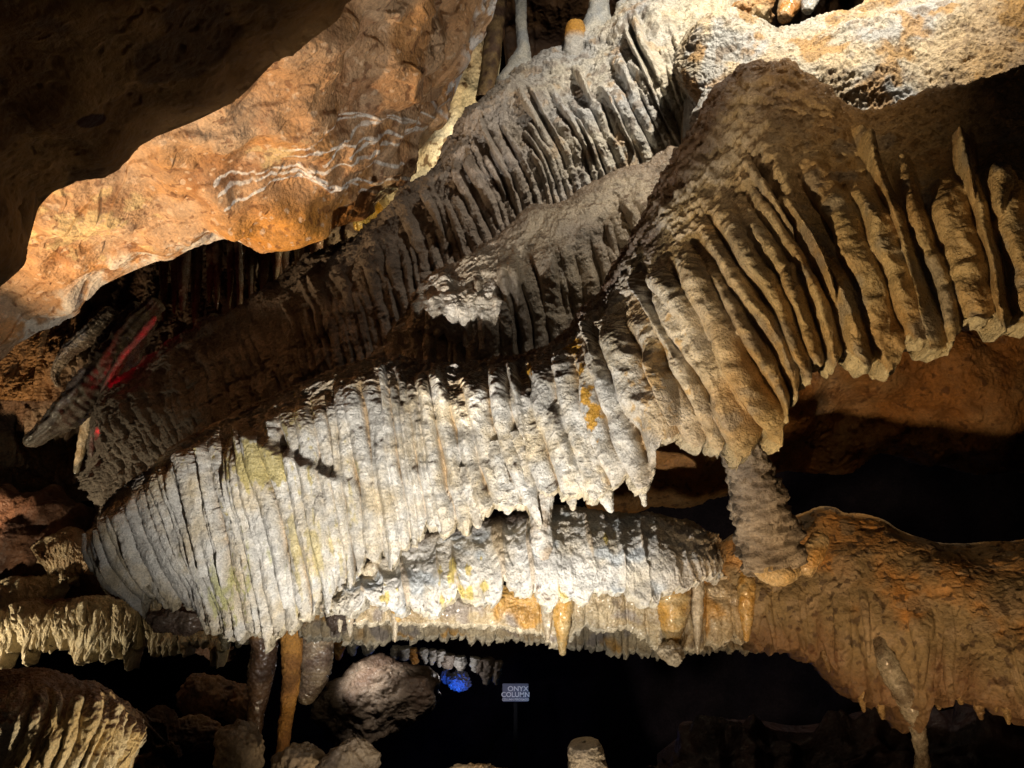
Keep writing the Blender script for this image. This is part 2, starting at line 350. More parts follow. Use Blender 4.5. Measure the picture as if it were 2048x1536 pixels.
# ---- the big front flowstone bank
FB = [
 [(245,1000,4.25),(250,1060,4.25),(262,1120,4.25),(310,1200,4.25)],
 [(203,1025,3.85),(196,1075,3.78),(206,1140,3.78),(250,1178,3.82)],
 [(250,962,3.62),(252,1010,3.52),(292,1100,3.5),(348,1196,3.52)],
 [(320,912,3.5),(328,958,3.38),(370,1080,3.33),(430,1238,3.3)],
 [(400,862,3.42),(408,915,3.25),(440,1060,3.2),(490,1247,3.17)],
 [(480,815,3.36),(498,893,3.18),(530,1060,3.1),(570,1245,3.07)],
 [(560,776,3.32),(578,853,3.12),(605,1020,3.05),(640,1212,3.02)],
 [(650,738,3.3),(660,812,3.1),(682,980,3.03),(705,1150,3.0)],
 [(740,715,3.3),(745,788,3.08),(768,960,3.02),(785,1100,3.0)],
 [(820,722,3.3),(828,785,3.05),(852,930,3.0),(872,1052,2.98)],
 [(900,730,3.3),(905,792,3.05),(932,930,2.98),(960,1026,2.95)],
 [(980,722,3.3),(987,785,3.02),(1014,900,2.95),(1055,994,2.92)],
 [(1058,700,3.25),(1068,765,2.98),(1095,880,2.9),(1125,985,2.88)],
 [(1112,672,3.2),(1126,735,2.93),(1165,870,2.85),(1208,985,2.82)],
 [(1150,636,3.15),(1178,700,2.88),(1222,840,2.78),(1272,945,2.75)],
 [(1192,590,3.1),(1235,668,2.82),(1290,780,2.72),(1345,880,2.68)],
 [(1222,538,3.05),(1285,620,2.78),(1355,765,2.65),(1425,902,2.6)],
 [(1252,478,3.0),(1335,580,2.7),(1425,730,2.58),(1500,885,2.52)],
 [(1288,418,2.98),(1400,540,2.65),(1495,700,2.5),(1575,850,2.45)],
 [(1325,345,2.97),(1460,500,2.6),(1550,630,2.48),(1600,745,2.43)],
 [(1385,255,2.96),(1530,460,2.58),(1600,580,2.45),(1650,725,2.4)],
 [(1432,172,2.96),(1600,430,2.55),(1670,570,2.42),(1722,718,2.36)],
 [(1508,124,2.96),(1660,400,2.5),(1725,550,2.38),(1792,730,2.32)],
 [(1598,134,2.9),(1730,390,2.45),(1790,520,2.35),(1850,685,2.28)],
 [(1720,215,2.82),(1810,370,2.4),(1860,510,2.3),(1905,665,2.22)],
 [(1850,188,2.76),(1900,350,2.35),(1945,490,2.25),(1975,635,2.18)],
 [(1960,155,2.7),(1990,340,2.3),(2022,480,2.2),(2052,640,2.13)],
 [(2080,110,2.65),(2100,330,2.25),(2120,480,2.15),(2145,660,2.1)],
 [(2230,60,2.6),(2250,300,2.2),(2270,470,2.1),(2290,670,2.05)]]
def col_front(c):
    P, V, X, Y = c['P'], c['V'], c['X'], c['Y']
    n = fbm(P, 5, 3, 1.1); n2 = fbm(P, 24, 3, 5.2)
    C = mix(WHITE, CREAM, .35 + .9 * n + .4 * n2)
    C = mix(C, (.42, .40, .37), sst(.15, .6, fbm(P, 9, 2, 8.8)) * .5)
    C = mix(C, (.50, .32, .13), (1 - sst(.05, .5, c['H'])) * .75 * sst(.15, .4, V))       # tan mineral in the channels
    right = sst(1250, 1620, X + .3 * (Y - 600))
    C = mix(C, mix((.54, .38, .18), (.44, .26, .10), .5 + n), right * .9)
    C = mix(C, (.30, .27, .25), right * sst(.1, .5, fbm(P, 8, 3, 3.1)) * .6)
    C = dab(c, 530, 930, 80, 60, YEL, C, .85, streak=True); C = dab(c, 640, 1090, 60, 80, YEL, C, .6, streak=True); C = dab(c, 465, 1170, 50, 70, (.40, .40, .06), C, .6, streak=True)
    C = dab(c, 585, 845, 30, 30, YEL, C, .7, streak=True)
    for x, y, a, b in ((1143, 690, 12, 16), (1165, 738, 8, 14), (1182, 790, 8, 20), (1194, 835, 8, 26), (1062, 748, 10, 10)): C = dab(c, x, y, a, b, OCHRE, C, 1, 45)
    C = dab(c, 1322, 740, 30, 60, (.58, .36, .12), C, .7)
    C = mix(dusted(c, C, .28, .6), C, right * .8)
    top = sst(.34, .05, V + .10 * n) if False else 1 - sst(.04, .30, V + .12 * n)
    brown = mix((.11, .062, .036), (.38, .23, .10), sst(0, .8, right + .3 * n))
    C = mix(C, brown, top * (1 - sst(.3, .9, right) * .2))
    return C
fb = root('flowstone_bank', at(1000, 1000, 3.2), 'large white and brown fluted flowstone bank sweeping across the middle of the cave', 'flowstone')
amp_fb = lambda s: np.interp(s, [0, 1.6, 2.6, 3.6], [.085, .068, .066, .110])
wid_fb = lambda s: float(np.interp(s, [0, 1.0, 2.2, 3.2], [.056, .066, .058, .084]))
def fb_step(X, Y):
    l = 852 + .5 * (X - 480); return .05 * sst(-10, 14, Y - l) * np.exp(-np.clip(Y - l, 0, None) / 150) * sst(440, 500, X) * (1 - sst(660, 720, X))
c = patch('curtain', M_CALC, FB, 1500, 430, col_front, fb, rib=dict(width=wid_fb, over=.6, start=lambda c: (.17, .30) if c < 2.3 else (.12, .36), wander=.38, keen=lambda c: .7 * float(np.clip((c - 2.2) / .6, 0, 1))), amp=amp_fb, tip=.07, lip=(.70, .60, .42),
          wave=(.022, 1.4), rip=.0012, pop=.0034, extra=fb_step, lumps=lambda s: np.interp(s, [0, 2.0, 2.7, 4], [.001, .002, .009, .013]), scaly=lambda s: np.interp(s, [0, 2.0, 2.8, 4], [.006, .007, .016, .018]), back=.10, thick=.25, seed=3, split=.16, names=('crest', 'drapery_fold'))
tipc = lambda c: mix(mix(WHITE, CREAM, .5 + fbm(c['P'], 8, 3)), (.40, .36, .30), sst(.1, .5, fbm(c['P'], 20, 3)))
for k, pts in enumerate(([(1100, 850, 2.90, 14), (1122, 920, 2.88, 18), (1140, 985, 2.87, 13), (1147, 1022, 2.87, 4)], [(1160, 850, 2.86, 14), (1185, 920, 2.84, 20), (1208, 985, 2.82, 16), (1224, 1026, 2.82, 4)],
        [(1232, 850, 2.77, 16), (1258, 905, 2.76, 19), (1280, 960, 2.75, 11), (1290, 1014, 2.75, 4)], [(1030, 860, 2.94, 14), (1050, 930, 2.92, 17), (1054, 980, 2.91, 14), (1050, 1012, 2.91, 5)],
        [(985, 880, 2.96, 14), (1000, 950, 2.94, 16), (1012, 1000, 2.94, 13), (1016, 1030, 2.94, 5)], [(1185, 930, 2.83, 10), (1186, 970, 2.82, 9), (1192, 1005, 2.82, 3)],
        [(930, 930, 2.97, 12), (945, 990, 2.96, 15), (952, 1030, 2.95, 12), (956, 1058, 2.95, 5)], [(870, 960, 2.98, 13), (878, 1020, 2.97, 14), (884, 1050, 2.97, 10), (888, 1078, 2.97, 4)])):
    tube('stalactite', M_CALC, pts, tipc, fb, 90, 48, .08, .04, 11 + k, .9, pop=.004)
tube('curved_stalactite', M_CALC, [(1330, 560, 2.74, 12), (1375, 650, 2.70, 15), (1405, 740, 2.68, 14), (1440, 830, 2.68, 17), (1475, 890, 2.74, 22)], lambda c: mix((.34, .31, .28), (.22, .2, .18), .5 + fbm(c['P'], 10, 3)), fb, 160, 48, .10, .08, 5)
print('front', time.time() - T0)

# ---- white lobe below it
LL = [
 [(640,1195,3.3),(640,1200,3.3),(648,1210,3.3),(655,1222,3.3)],
 [(640,1190,3.08),(645,1198,3.04),(650,1206,3.0),(655,1218,2.98)],
 [(700,1155,3.06),(705,1170,2.98),(710,1190,2.94),(715,1216,2.92)],
 [(760,1118,3.08),(765,1145,2.97),(770,1175,2.92),(775,1212,2.9)],
 [(820,1086,3.1),(826,1120,2.97),(835,1165,2.9),(842,1214,2.88)],
 [(890,1060,3.1),(896,1100,2.96),(902,1150,2.89),(908,1207,2.87)],
 [(960,1040,3.12),(965,1085,2.95),(970,1140,2.88),(976,1195,2.86)],
 [(1030,1025,3.12),(1032,1075,2.94),(1036,1130,2.87),(1042,1190,2.85)],
 [(1090,1012,3.12),(1090,1060,2.94),(1096,1120,2.86),(1104,1192,2.84)],
 [(1150,1018,3.12),(1152,1070,2.93),(1160,1130,2.86),(1168,1190,2.84)],
 [(1220,1022,3.12),(1225,1070,2.93),(1234,1120,2.86),(1242,1182,2.84)],
 [(1290,1022,3.14),(1295,1070,2.94),(1302,1130,2.86),(1312,1205,2.84)],
 [(1350,1040,3.18),(1354,1080,2.98),(1362,1118,2.9),(1372,1162,2.88)],
 [(1412,1068,3.2),(1420,1092,3.05),(1428,1118,3.0),(1434,1146,3.0)],
 [(1440,1075,3.4),(1445,1100,3.4),(1448,1120,3.4),(1450,1140,3.4)]]
def col_lobe(c):
    P = c['P']; n = fbm(P, 6, 3, 2.1)
    C = mix((.64, .62, .59), CREAM, .2 + .9 * n); C = mix(C, (.46, .50, .54), sst(.1, .5, fbm(P, 10, 2, 4.8)) * .8)
    C = mix(C, (.50, .34, .16), (1 - sst(.05, .4, c['H'])) * .5)
    for x, y, a, b in ((905, 1140, 10, 22), (935, 1135, 9, 22), (965, 1175, 16, 8), (930, 1190, 14, 20), (765, 1200, 12, 12), (1132, 1195, 10, 10), (1210, 1075, 8, 14), (890, 1205, 10, 8)):
        C = dab(c, x, y, a * 1.3, b * 1.3, (.60, .46, .12), C, .9, 45, streak=True)
    C = mix(C, (.06, .04, .03), (1 - sst(.10, .34, c['V'] + .08 * n)) * (1 - .85 * sst(1060, 1160, c['X'])))  # brown crest, its colour darkened further for the shaded gap above the lobe
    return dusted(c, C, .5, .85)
ll = root('flowstone_lobe', at(1000, 1190, 2.9), 'low white flowstone lobe with yellow spots directly under the big fluted bank', 'flowstone')
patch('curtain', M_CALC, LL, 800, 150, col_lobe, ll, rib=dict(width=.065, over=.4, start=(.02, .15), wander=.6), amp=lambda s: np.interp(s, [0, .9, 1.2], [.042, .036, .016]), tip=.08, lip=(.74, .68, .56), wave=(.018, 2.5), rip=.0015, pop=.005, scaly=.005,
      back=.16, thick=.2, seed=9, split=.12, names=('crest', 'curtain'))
tube('joined_stalactite', M_CALC, [(1078, 940, 2.93, 14), (1088, 985, 2.93, 17), (1082, 1030, 2.92, 19), (1085, 1085, 2.9, 20), (1092, 1130, 2.9, 12)], (lambda c: mix(WHITE, (.40, .32, .24), .5 + fbm(c['P'], 20, 3))), ll, seed=5, ring=.12)

# ---- tan drapery rim below and behind the lobe
def col_rim(c):
    P = c['P']; n = fbm(P, 7, 3, 6.1)
    C = mix((.45, .34, .20), (.60, .50, .34), .5 + n); C = mix(C, (.30, .26, .24), sst(.1, .5, fbm(P, 9, 2, 1.8)) * .8)
    C = mix(C, (.60, .32, .06), sst(.2, .45, fbm(P, 5, 2, 7.7)) * .8)
    C = mix(C, (.66, .58, .44), sst(.93, 1.0, c['V'] + .02 * n))
    return C
def strip(x0, x1, top, bots, d, n=None, d2=None):
    xs = [b[0] for b in bots]; out = []
    m = n or max(4, int((x1 - x0) / 60)); d2 = d if d2 is None else d2
    for x in np.linspace(x0, x1, m):
        yb = float(np.interp(x, xs, [b[1] for b in bots])); yt = float(np.interp(x, [x0, x1], top)); dd = d + (d2 - d) * (x - x0) / (x1 - x0)
        out.append([(x, yt, dd + .05), (x, yt + .3 * (yb - yt), dd), (x + 2, yt + .65 * (yb - yt), dd - .01), (x + 4, yb, dd)])
    return out
rim = root('drapery', at(1060, 1260, 3.2), 'tan translucent drapery fringe hanging beneath the white lobe', 'drapery')
patch('back_fringe', M_DRY, strip(590, 1560, (1190, 1150), [(590, 1262), (650, 1275), (760, 1283), (900, 1268), (1000, 1272), (1130, 1285), (1300, 1308), (1400, 1300), (1500, 1290), (1560, 1280)], 3.5, 22), 900, 120,
      lambda c: col_rim(c) * .55, rim, rib=dict(width=.035, over=.5, start=(.1, .4), wander=.5), amp=.022, tip=.12, wave=(.03, 3), rip=.002, pop=.003, back=.1, thick=.1, seed=21, crest_back=0)
patch('fringe', M_WET, strip(630, 1520, (1185, 1150), [(630, 1225), (700, 1240), (830, 1250), (860, 1240), (930, 1248), (1000, 1250), (1060, 1262), (1105, 1290), (1130, 1300), (1150, 1245), (1200, 1258), (1250, 1250), (1300, 1290), (1360, 1290), (1400, 1290), (1450, 1285), (1475, 1265), (1498, 1282), (1512, 1230), (1520, 1190)], 3.3, 34), 900, 130,
      col_rim, rim, rib=dict(width=.055, over=.4, start=(.05, .4), wander=.5), amp=.022, tip=.09, wave=(.03, 3), rip=.002, pop=.003, back=.1, thick=.1, seed=22, crest_back=0)
def cone(nm, x, y0, y1, d, r, colr, mat, par, lean=0, seed=1, m=36, ring=.1):
    tube(nm, mat, [(x, y0 - 30, d + .06, r * .8), (x, y0, d + .02, r), (x + lean * .3, y0 + (y1 - y0) * .35, d, r * .85), (x + lean * .7, y0 + (y1 - y0) * .7, d, r * .55), (x + lean, y1, d, r * .22)], colr, par, 50, m, seed=seed, ring=ring)
amber = lambda c: mix((.62, .34, .07), (.60, .46, .24), .5 + fbm(c['P'], 12, 3))
paleT = lambda c: mix((.60, .52, .40), (.40, .32, .22), .5 + fbm(c['P'], 14, 3))
for x, y0, y1, r, cc in ((1125, 1190, 1312, 22, amber), (795, 1195, 1245, 20, amber), (1345, 1195, 1300, 36, amber), (1095, 1205, 1280, 15, paleT), (1310, 1160, 1220, 20, paleT), (1493, 1190, 1284, 17, amber), (790, 1235, 1285, 10, paleT), (1395, 1250, 1310, 12, paleT), (700, 1215, 1275, 12, paleT), (680, 1215, 1265, 10, paleT)):
    cone('stalactite', x, min(y0, 1178), y1, 3.27, r, cc, M_WET, rim, seed=x)
boulder('broken_stub', M_CALC, (1343, 1308, 3.2), 24, 26, 17, paleT, rim, 50, .35, 4)

# ---- rippled column hanging right of centre
colm = lambda c: mix((.20, .165, .13), (.38, .32, .25), .5 + fbm(c['P'], 10, 3)) 
rc = root('hanging_column', at(1545, 1160, 2.95), 'thick grey rippled hanging column ending in a cream cut lip', 'stalactite')
tube('shaft', M_CALC, [(1400, 700, 2.68, 14), (1440, 800, 2.75, 26), (1478, 880, 2.80, 36), (1502, 955, 2.87, 46), (1525, 1040, 2.92, 56), (1545, 1110, 2.95, 60), (1556, 1150, 2.95, 52)], colm, rc, 220, 120, .12, .26, 3, pop=.006)
tube('lip', M_CALC, [(1500, 1118, 2.93, 10), (1530, 1143, 2.88, 17), (1560, 1152, 2.87, 20), (1592, 1140, 2.92, 14)], lambda c: mix((.70, .50, .24), (.74, .62, .42), .5 + fbm(c['P'], 14, 3)), rc, 60, 40, .15, 0, 4)
tube('side_stub', M_WET, [(1640, 1075, 3.05, 18), (1628, 1105, 3.0, 20), (1615, 1130, 2.98, 19), (1608, 1152, 2.97, 12)], lambda c: mix((.62, .36, .12), (.66, .50, .28), .5 + fbm(c['P'], 12, 2)), rc, 60, 48, .12, .05, 8)

# ---- right ledge rock
def K4(l): return [[(a[0], a[1], a[2]) for a in s] for s in l]
RL = [
 [(1425,1120,3.5),(1425,1150,3.5),(1430,1180,3.5),(1440,1240,3.5)],
 [(1470,1070,3.45),(1475,1130,3.35),(1480,1190,3.3),(1500,1290,3.3)],
 [(1560,1050,3.45),(1560,1120,3.3),(1565,1200,3.22),(1575,1300,3.2)],
 [(1625,1024,3.45),(1630,1100,3.25),(1640,1210,3.15),(1655,1325,3.12)],
 [(1690,1028,3.45),(1700,1100,3.2),(1710,1220,3.08),(1725,1375,3.05)],
 [(1755,1034,3.42),(1765,1110,3.15),(1775,1240,3.02),(1790,1410,2.98)],
 [(1800,1048,3.4),(1815,1130,3.1),(1830,1260,2.96),(1850,1420,2.92)],
 [(1875,1062,3.35),(1885,1140,3.02),(1900,1270,2.9),(1915,1395,2.85)],
 [(1950,1080,3.3),(1960,1160,2.95),(1975,1290,2.8),(1990,1405,2.76)],
 [(2050,1072,3.25),(2060,1160,2.88),(2070,1300,2.72),(2080,1415,2.7)],
 [(2160,1070,3.2),(2170,1170,2.8),(2180,1300,2.66),(2190,1430,2.62)]]
def col_ledge(c):
    P, V = c['P'], c['V']; n = fbm(P, 4, 4, 3.3)
    C = mix((.54, .26, .07), (.46, .29, .13), .4 + n)
    C = mix(C, (.26, .19, .10), sst(.36, .62, V + .25 * n))
    C = mix(C, (.36, .27, .17), sst(.1, .4, fbm(P, 9, 3, 7)) * .7)
    C = mix(C, (.08, .05, .03), sst(.38, .5, fbm(P, 26, 3, 9)) * .8)
    C = mix(C, (.16, .07, .03), sst(.8, 1, V + .1 * n) * .6)
    return C
rl = root('rock_ledge', at(1800, 1250, 3.1), 'orange and olive pitted rock ledge jutting from the right wall', 'rock ledge')
patch('ledge', M_ROCK, RL, 620, 420, col_ledge, rl, rib=dict(width=.10, over=.5, start=(.55, .8), wander=.8), amp=.022, tip=.06, wave=(.045, 1.0), rip=.0003, pop=.002, pit=.005, back=.25, thick=.3, seed=31)
glint = lambda c: mix((.40, .36, .28), (.16, .12, .08), .5 + 1.4 * fbm(c['P'], 9, 3) + .5 * sst(.4, .6, c['V']))
tube('slanting_stalactite', M_WET, [(1757, 1270, 3.05, 10), (1768, 1305, 3.0, 15), (1787, 1350, 2.97, 21), (1815, 1400, 2.95, 22), (1832, 1445, 2.95, 17), (1842, 1500, 2.96, 13), (1850, 1560, 3.0, 16)], glint, rl, 90, 48, .2, .1, 4)
for x, y0, y1, r in ((1720, 1360, 1425, 12), (1758, 1390, 1440, 11), (1870, 1340, 1420, 16), (1915, 1370, 1410, 14), (1955, 1385, 1440, 14), (2010, 1390, 1450, 12), (1650, 1300, 1345, 9), (1985, 1380, 1425, 10)):
    cone('stalactite', x, y0, y1, float(np.interp(x, [1650, 1720, 1790, 1850, 1915, 2010], [3.13, 3.07, 3.0, 2.95, 2.88, 2.78])), r, lambda c: mix((.40, .27, .12), (.22, .14, .07), .5 + fbm(c['P'], 10, 3)), M_WET, rl, 8, x)

# ---- orange wall behind, right
OW = [[(x, y0, 4.7), (x, y1, 4.5), (x, y2 + 15, 4.55), (x, y3 + 70, 4.9)] for x, y0, y1, y2, y3 in (
 (1180, 700, 800, 880, 945), (1290, 690, 800, 890, 948), (1400, 680, 790, 885, 940), (1480, 670, 780, 870, 915), (1580, 620, 730, 810, 880),
 (1680, 600, 700, 790, 858), (1780, 580, 690, 770, 836), (1860, 560, 680, 780, 850), (1950, 560, 680, 800, 880), (2060, 540, 680, 800, 880), (2200, 540, 680, 800, 880))]
def col_owall(c):
    P = c['P']; n = fbm(P, 3, 4, 1.3)
    C = mix((.52, .24, .07), (.46, .28, .13), .45 + n); C = mix(C, (.10, .04, .02), sst(.42, .6, fbm(P, 17, 3, 5)) * .7); C = mix(C, (.30, .13, .04), sst(0, .6, fbm(P, 6, 3, 9)) * .5); return C
ow = patch('rock_wall', M_ROCK, OW, 420, 200, col_owall, None, rib=None, wave=(.12, .9), rip=0, pop=.006, pit=.006, back=.5, backdir=(0, .8, .3), thick=.5, seed=41, crest_back=0)['obj']
tag(ow, 'smooth orange rock wall seen behind the right side of the fluted bank', 'rock wall')

# ---- hollow behind everything (dark chamber walls, floor)
def col_dark(c): return mix((.010, .008, .012), (.022, .016, .018), .5 + fbm(c['P'], 1.2, 3))
CH = [[(x, -900, 10.5 - abs(x - 1024) * .0012), (x, 300, 11), (x, 1300, 10.5), (x, 2100, 8.5)] for x in (-1800, -1000, -300, 300, 900, 1500, 2200, 2900, 3800)]
tag(patch('cave_wall', M_MATTE, CH, 200, 120, col_dark, None, wave=(.5, .35), rip=0, pop=.02, back=.5, thick=.5, seed=51, crest_back=0)['obj'], kind='structure')
gx, gy = np.meshgrid(np.linspace(-9, 9, 160), np.linspace(-3, 14, 150), indexing='ij'); gp = np.stack([gx, gy, 0 * gx], -1)
gz = .25 * fbm(gp, .6, 4) + .03 * billow(gp, 6) - .35
gp = np.stack([gx, gy, gz], -1); ii = np.arange(160 * 150).reshape(160, 150)
tag(make_mesh('cave_floor', gp.reshape(-1, 3), np.stack([ii[:-1, :-1], ii[1:, :-1], ii[1:, 1:], ii[:-1, 1:]], -1).reshape(-1, 4), col_dark(dict(P=gp)).reshape(-1, 3), M_MATTE), kind='structure')

# ---- middle lobe
ML = [
 [(790,700,4.0),(790,720,4.0),(795,740,4.0),(800,800,4.0)],
 [(772,662,3.85),(770,690,3.82),(776,725,3.8),(786,800,3.82)],
 [(815,597,3.78),(822,640,3.7),(835,700,3.66),(845,810,3.66)],
 [(868,548,3.74),(880,600,3.6),(892,680,3.58),(902,810,3.58)],
 [(928,500,3.74),(942,565,3.56),(958,660,3.54),(972,800,3.54)],
 [(990,455,3.76),(1012,535,3.55),(1032,640,3.53),(1052,800,3.53)],
 [(1060,415,3.78),(1088,500,3.55),(1112,600,3.53),(1145,770,3.53)],
 [(1130,383,3.8),(1162,465,3.55),(1190,560,3.53),(1225,720,3.53)],
 [(1200,352,3.8),(1232,430,3.55),(1262,520,3.52),(1300,680,3.52)],
 [(1270,326,3.8),(1300,400,3.55),(1335,470,3.5),(1380,600,3.5)],
 [(1345,298,3.8),(1375,370,3.55),(1410,450,3.5),(1450,560,3.5)],
 [(1430,275,3.8),(1460,350,3.55),(1500,420,3.5),(1540,520,3.5)]]
def col_mid(c):
    P, V = c['P'], c['V']; n = fbm(P, 5, 3, 4.1)
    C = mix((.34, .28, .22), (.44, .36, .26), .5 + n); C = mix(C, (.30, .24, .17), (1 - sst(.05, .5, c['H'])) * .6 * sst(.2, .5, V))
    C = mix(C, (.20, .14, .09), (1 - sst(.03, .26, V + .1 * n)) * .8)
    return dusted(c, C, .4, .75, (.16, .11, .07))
ml = root('flowstone_lobe', at(1050, 600, 3.6), 'grey fluted flowstone lobe behind the big bank with a bright rounded nose', 'flowstone')
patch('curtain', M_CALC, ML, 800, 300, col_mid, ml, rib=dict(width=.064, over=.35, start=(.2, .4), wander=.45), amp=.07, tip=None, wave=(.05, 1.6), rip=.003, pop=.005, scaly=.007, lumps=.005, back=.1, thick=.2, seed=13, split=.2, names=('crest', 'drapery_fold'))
NOSE = [
 [(835,600,3.72),(838,620,3.7),(842,640,3.7),(846,660,3.7)],
 [(826,585,3.58),(830,600,3.54),(836,620,3.54),(842,640,3.6)],
 [(850,556,3.6),(856,585,3.5),(862,620,3.48),(868,655,3.52)],
 [(885,545,3.6),(892,585,3.48),(898,630,3.46),(902,668,3.5)],
 [(912,562,3.6),(915,595,3.49),(918,630,3.46),(922,680,3.5)],
 [(945,552,3.6),(950,595,3.46),(955,635,3.44),(960,700,3.48)],
 [(985,540,3.6),(990,590,3.46),(996,640,3.44),(1002,705,3.5)],
 [(1015,560,3.62),(1018,600,3.52),(1020,640,3.5),(1024,690,3.56)],
 [(1030,580,3.75),(1032,610,3.72),(1034,640,3.7),(1036,680,3.7)]]
patch('nose', M_CALC, NOSE, 330, 220, lambda c: mix((.62, .56, .48), (.50, .42, .32), .5 + fbm(c['P'], 8, 3)), ml, rib=dict(width=.06, over=.3, start=(.25, .5)), amp=.035, tip=.1, wave=(.03, 3), rip=.006, pop=.005, back=.06, thick=.1, seed=15, crest_back=.15)
print('mid', time.time() - T0)

# ---- back bank
BB = [
 [(205,915,5.3),(215,940,5.3),(230,975,5.3),(260,1080,5.3)],
 [(186,925,4.95),(188,955,4.9),(196,985,4.85),(215,1090,4.85)],
 [(205,812,4.8),(220,880,4.7),(240,950,4.65),(270,1060,4.6)],
 [(268,736,4.75),(296,800,4.6),(330,880,4.52),(370,1000,4.5)],
 [(350,690,4.7),(378,750,4.5),(415,830,4.45),(450,960,4.42)],
 [(438,640,4.7),(466,700,4.45),(500,790,4.38),(535,900,4.35)],
 [(520,590,4.68),(555,650,4.4),(590,735,4.34),(625,860,4.32)],
 [(610,533,4.66),(640,600,4.38),(672,690,4.3),(705,810,4.28)],
 [(700,476,4.66),(725,550,4.36),(752,650,4.28),(780,790,4.26)],
 [(768,418,4.66),(800,500,4.35),(825,600,4.28),(855,760,4.26)],
 [(836,362,4.66),(870,430,4.36),(905,520,4.28),(940,680,4.26)],
 [(900,285,4.68),(935,375,4.38),(975,460,4.3),(1010,580,4.28)],
 [(945,212,4.72),(995,300,4.4),(1040,400,4.32),(1070,520,4.3)],
 [(985,158,4.76),(1050,255,4.42),(1098,350,4.34),(1135,470,4.3)],
 [(1045,122,4.78),(1112,215,4.42),(1165,320,4.34),(1205,450,4.3)],
 [(1110,100,4.78),(1172,195,4.4),(1225,300,4.32),(1270,420,4.3)],
 [(1170,58,4.76),(1230,165,4.38),(1282,270,4.3),(1340,400,4.28)],
 [(1230,12,4.72),(1290,125,4.34),(1340,240,4.26),(1400,370,4.25)],
 [(1305,-25,4.65),(1345,95,4.28),(1385,210,4.2),(1440,350,4.2)],
 [(1390,-40,4.6),(1410,80,4.22),(1440,190,4.15),(1490,320,4.15)],
 [(1480,-30,4.6),(1500,80,4.3),(1520,180,4.3),(1560,300,4.3)]]
def col_back(c):
    P, V, X = c['P'], c['V'], c['X']; n = fbm(P, 4, 4, 2.9)
    up = sst(900, 1260, X + .4 * (300 - c['Y']))
    C = mix((.25, .20, .16), (.34, .28, .23), .5 + n)
    C = mix(C, mix((.56, .52, .44), (.46, .46, .46), .5 + 1.2 * n), up)
    C = mix(C, (.46, .28, .12), sst(.35, .6, fbm(P, 9, 3, 8.3)) * up * .5); C = mix(C, (.22, .18, .15), sst(.1, .5, fbm(P, 14, 4, 3.3)) * up * .7)
    C = mix(C, (.66, .58, .42), sst(1270, 1400, X) * .7)
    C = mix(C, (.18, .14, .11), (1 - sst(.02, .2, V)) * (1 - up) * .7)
    return C
bb = root('flowstone_bank', at(900, 500, 4.5), 'tall grey rear flowstone slope rising behind the other banks toward the ceiling', 'flowstone')
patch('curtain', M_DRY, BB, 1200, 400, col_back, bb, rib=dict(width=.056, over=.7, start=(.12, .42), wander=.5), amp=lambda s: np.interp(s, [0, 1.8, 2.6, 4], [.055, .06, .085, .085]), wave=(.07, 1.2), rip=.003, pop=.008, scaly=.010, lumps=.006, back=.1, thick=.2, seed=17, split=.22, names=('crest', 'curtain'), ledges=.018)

# ---- pale ridge, upper right
PR = [
 [(1375,110,4.2),(1380,170,4.1),(1385,230,4.05),(1390,340,4.1)],
 [(1400,60,4.0),(1400,140,3.85),(1395,230,3.8),(1390,340,3.85)],
 [(1455,48,3.98),(1460,130,3.75),(1462,210,3.65),(1460,340,3.7)],
 [(1530,45,3.98),(1540,110,3.72),(1550,180,3.6),(1560,330,3.6)],
 [(1610,38,3.95),(1630,100,3.7),(1645,180,3.55),(1660,330,3.55)],
 [(1700,8,3.92),(1720,80,3.65),(1730,170,3.5),(1740,330,3.5)],
 [(1790,-25,3.9),(1810,60,3.6),(1820,150,3.45),(1830,320,3.4)],
 [(1890,-60,3.85),(1900,40,3.52),(1910,140,3.38),(1920,300,3.3)],
 [(1990,-90,3.8),(2000,20,3.45),(2010,120,3.3),(2020,270,3.2)],
 [(2120,-120,3.75),(2130,0,3.35),(2140,110,3.2),(2150,250,3.1)],
 [(2260,-150,3.7),(2270,-20,3.3),(2280,90,3.1),(2290,230,3.0)]]
def col_pale(c):
    P, X, Y = c['P'], c['X'], c['Y']; n = fbm(P, 3.5, 4, 6.9)
    C = mix((.54, .43, .28), (.50, .46, .38), .5 + n)
    C = mix(C, (.40, .42, .44), sst(.12, .5, fbm(P, 3.2, 4, 12.4)) * .7)
    C = mix(C, (.42, .24, .08), sst(.22, .5, fbm(P, 5, 3, 3.7)) * .8)
    C = mix(C, (.40, .22, .06), sst(1850, 2050, X + .5 * (Y - 60)) * .7)
    C = mix(C, (.22, .15, .09), sst(.3, .5, fbm(P, 16, 3, 9.7)) * .6)
    return C
pr = patch('flowstone_ridge', M_DRY, PR, 900, 320, col_pale, None, wave=(.10, 1.1), rip=.005, pop=.008, pit=.005, back=.2, thick=.3, seed=19, crest_back=.4)['obj']
tag(pr, 'pale cream flowstone ridge with blue-grey patches at the upper right', 'flowstone')
pt = lambda c: mix((.60, .58, .52), (.40, .42, .44), .5 + fbm(c['P'], 8, 3))
sg = 'small formations standing on the pale slope'
def solo(kind, label, pts, colr, mat=M_DRY, group=None, cat='stalactite', n=80, m=48, **k):
    r = tube(kind, mat, pts, colr, None, n, m, **k); return tag(r, label, cat, group)
solo('column', 'slim grey-white column rising from a conical mound at the top edge', [(1043, -60, 5.0, 13), (1042, 0, 5.0, 11), (1043, 60, 4.95, 11), (1047, 98, 4.9, 13), (1043, 125, 4.9, 24), (1036, 160, 4.88, 38), (1030, 205, 4.85, 46)], pt, cat='column', seed=2, ring=.08, cap=False)
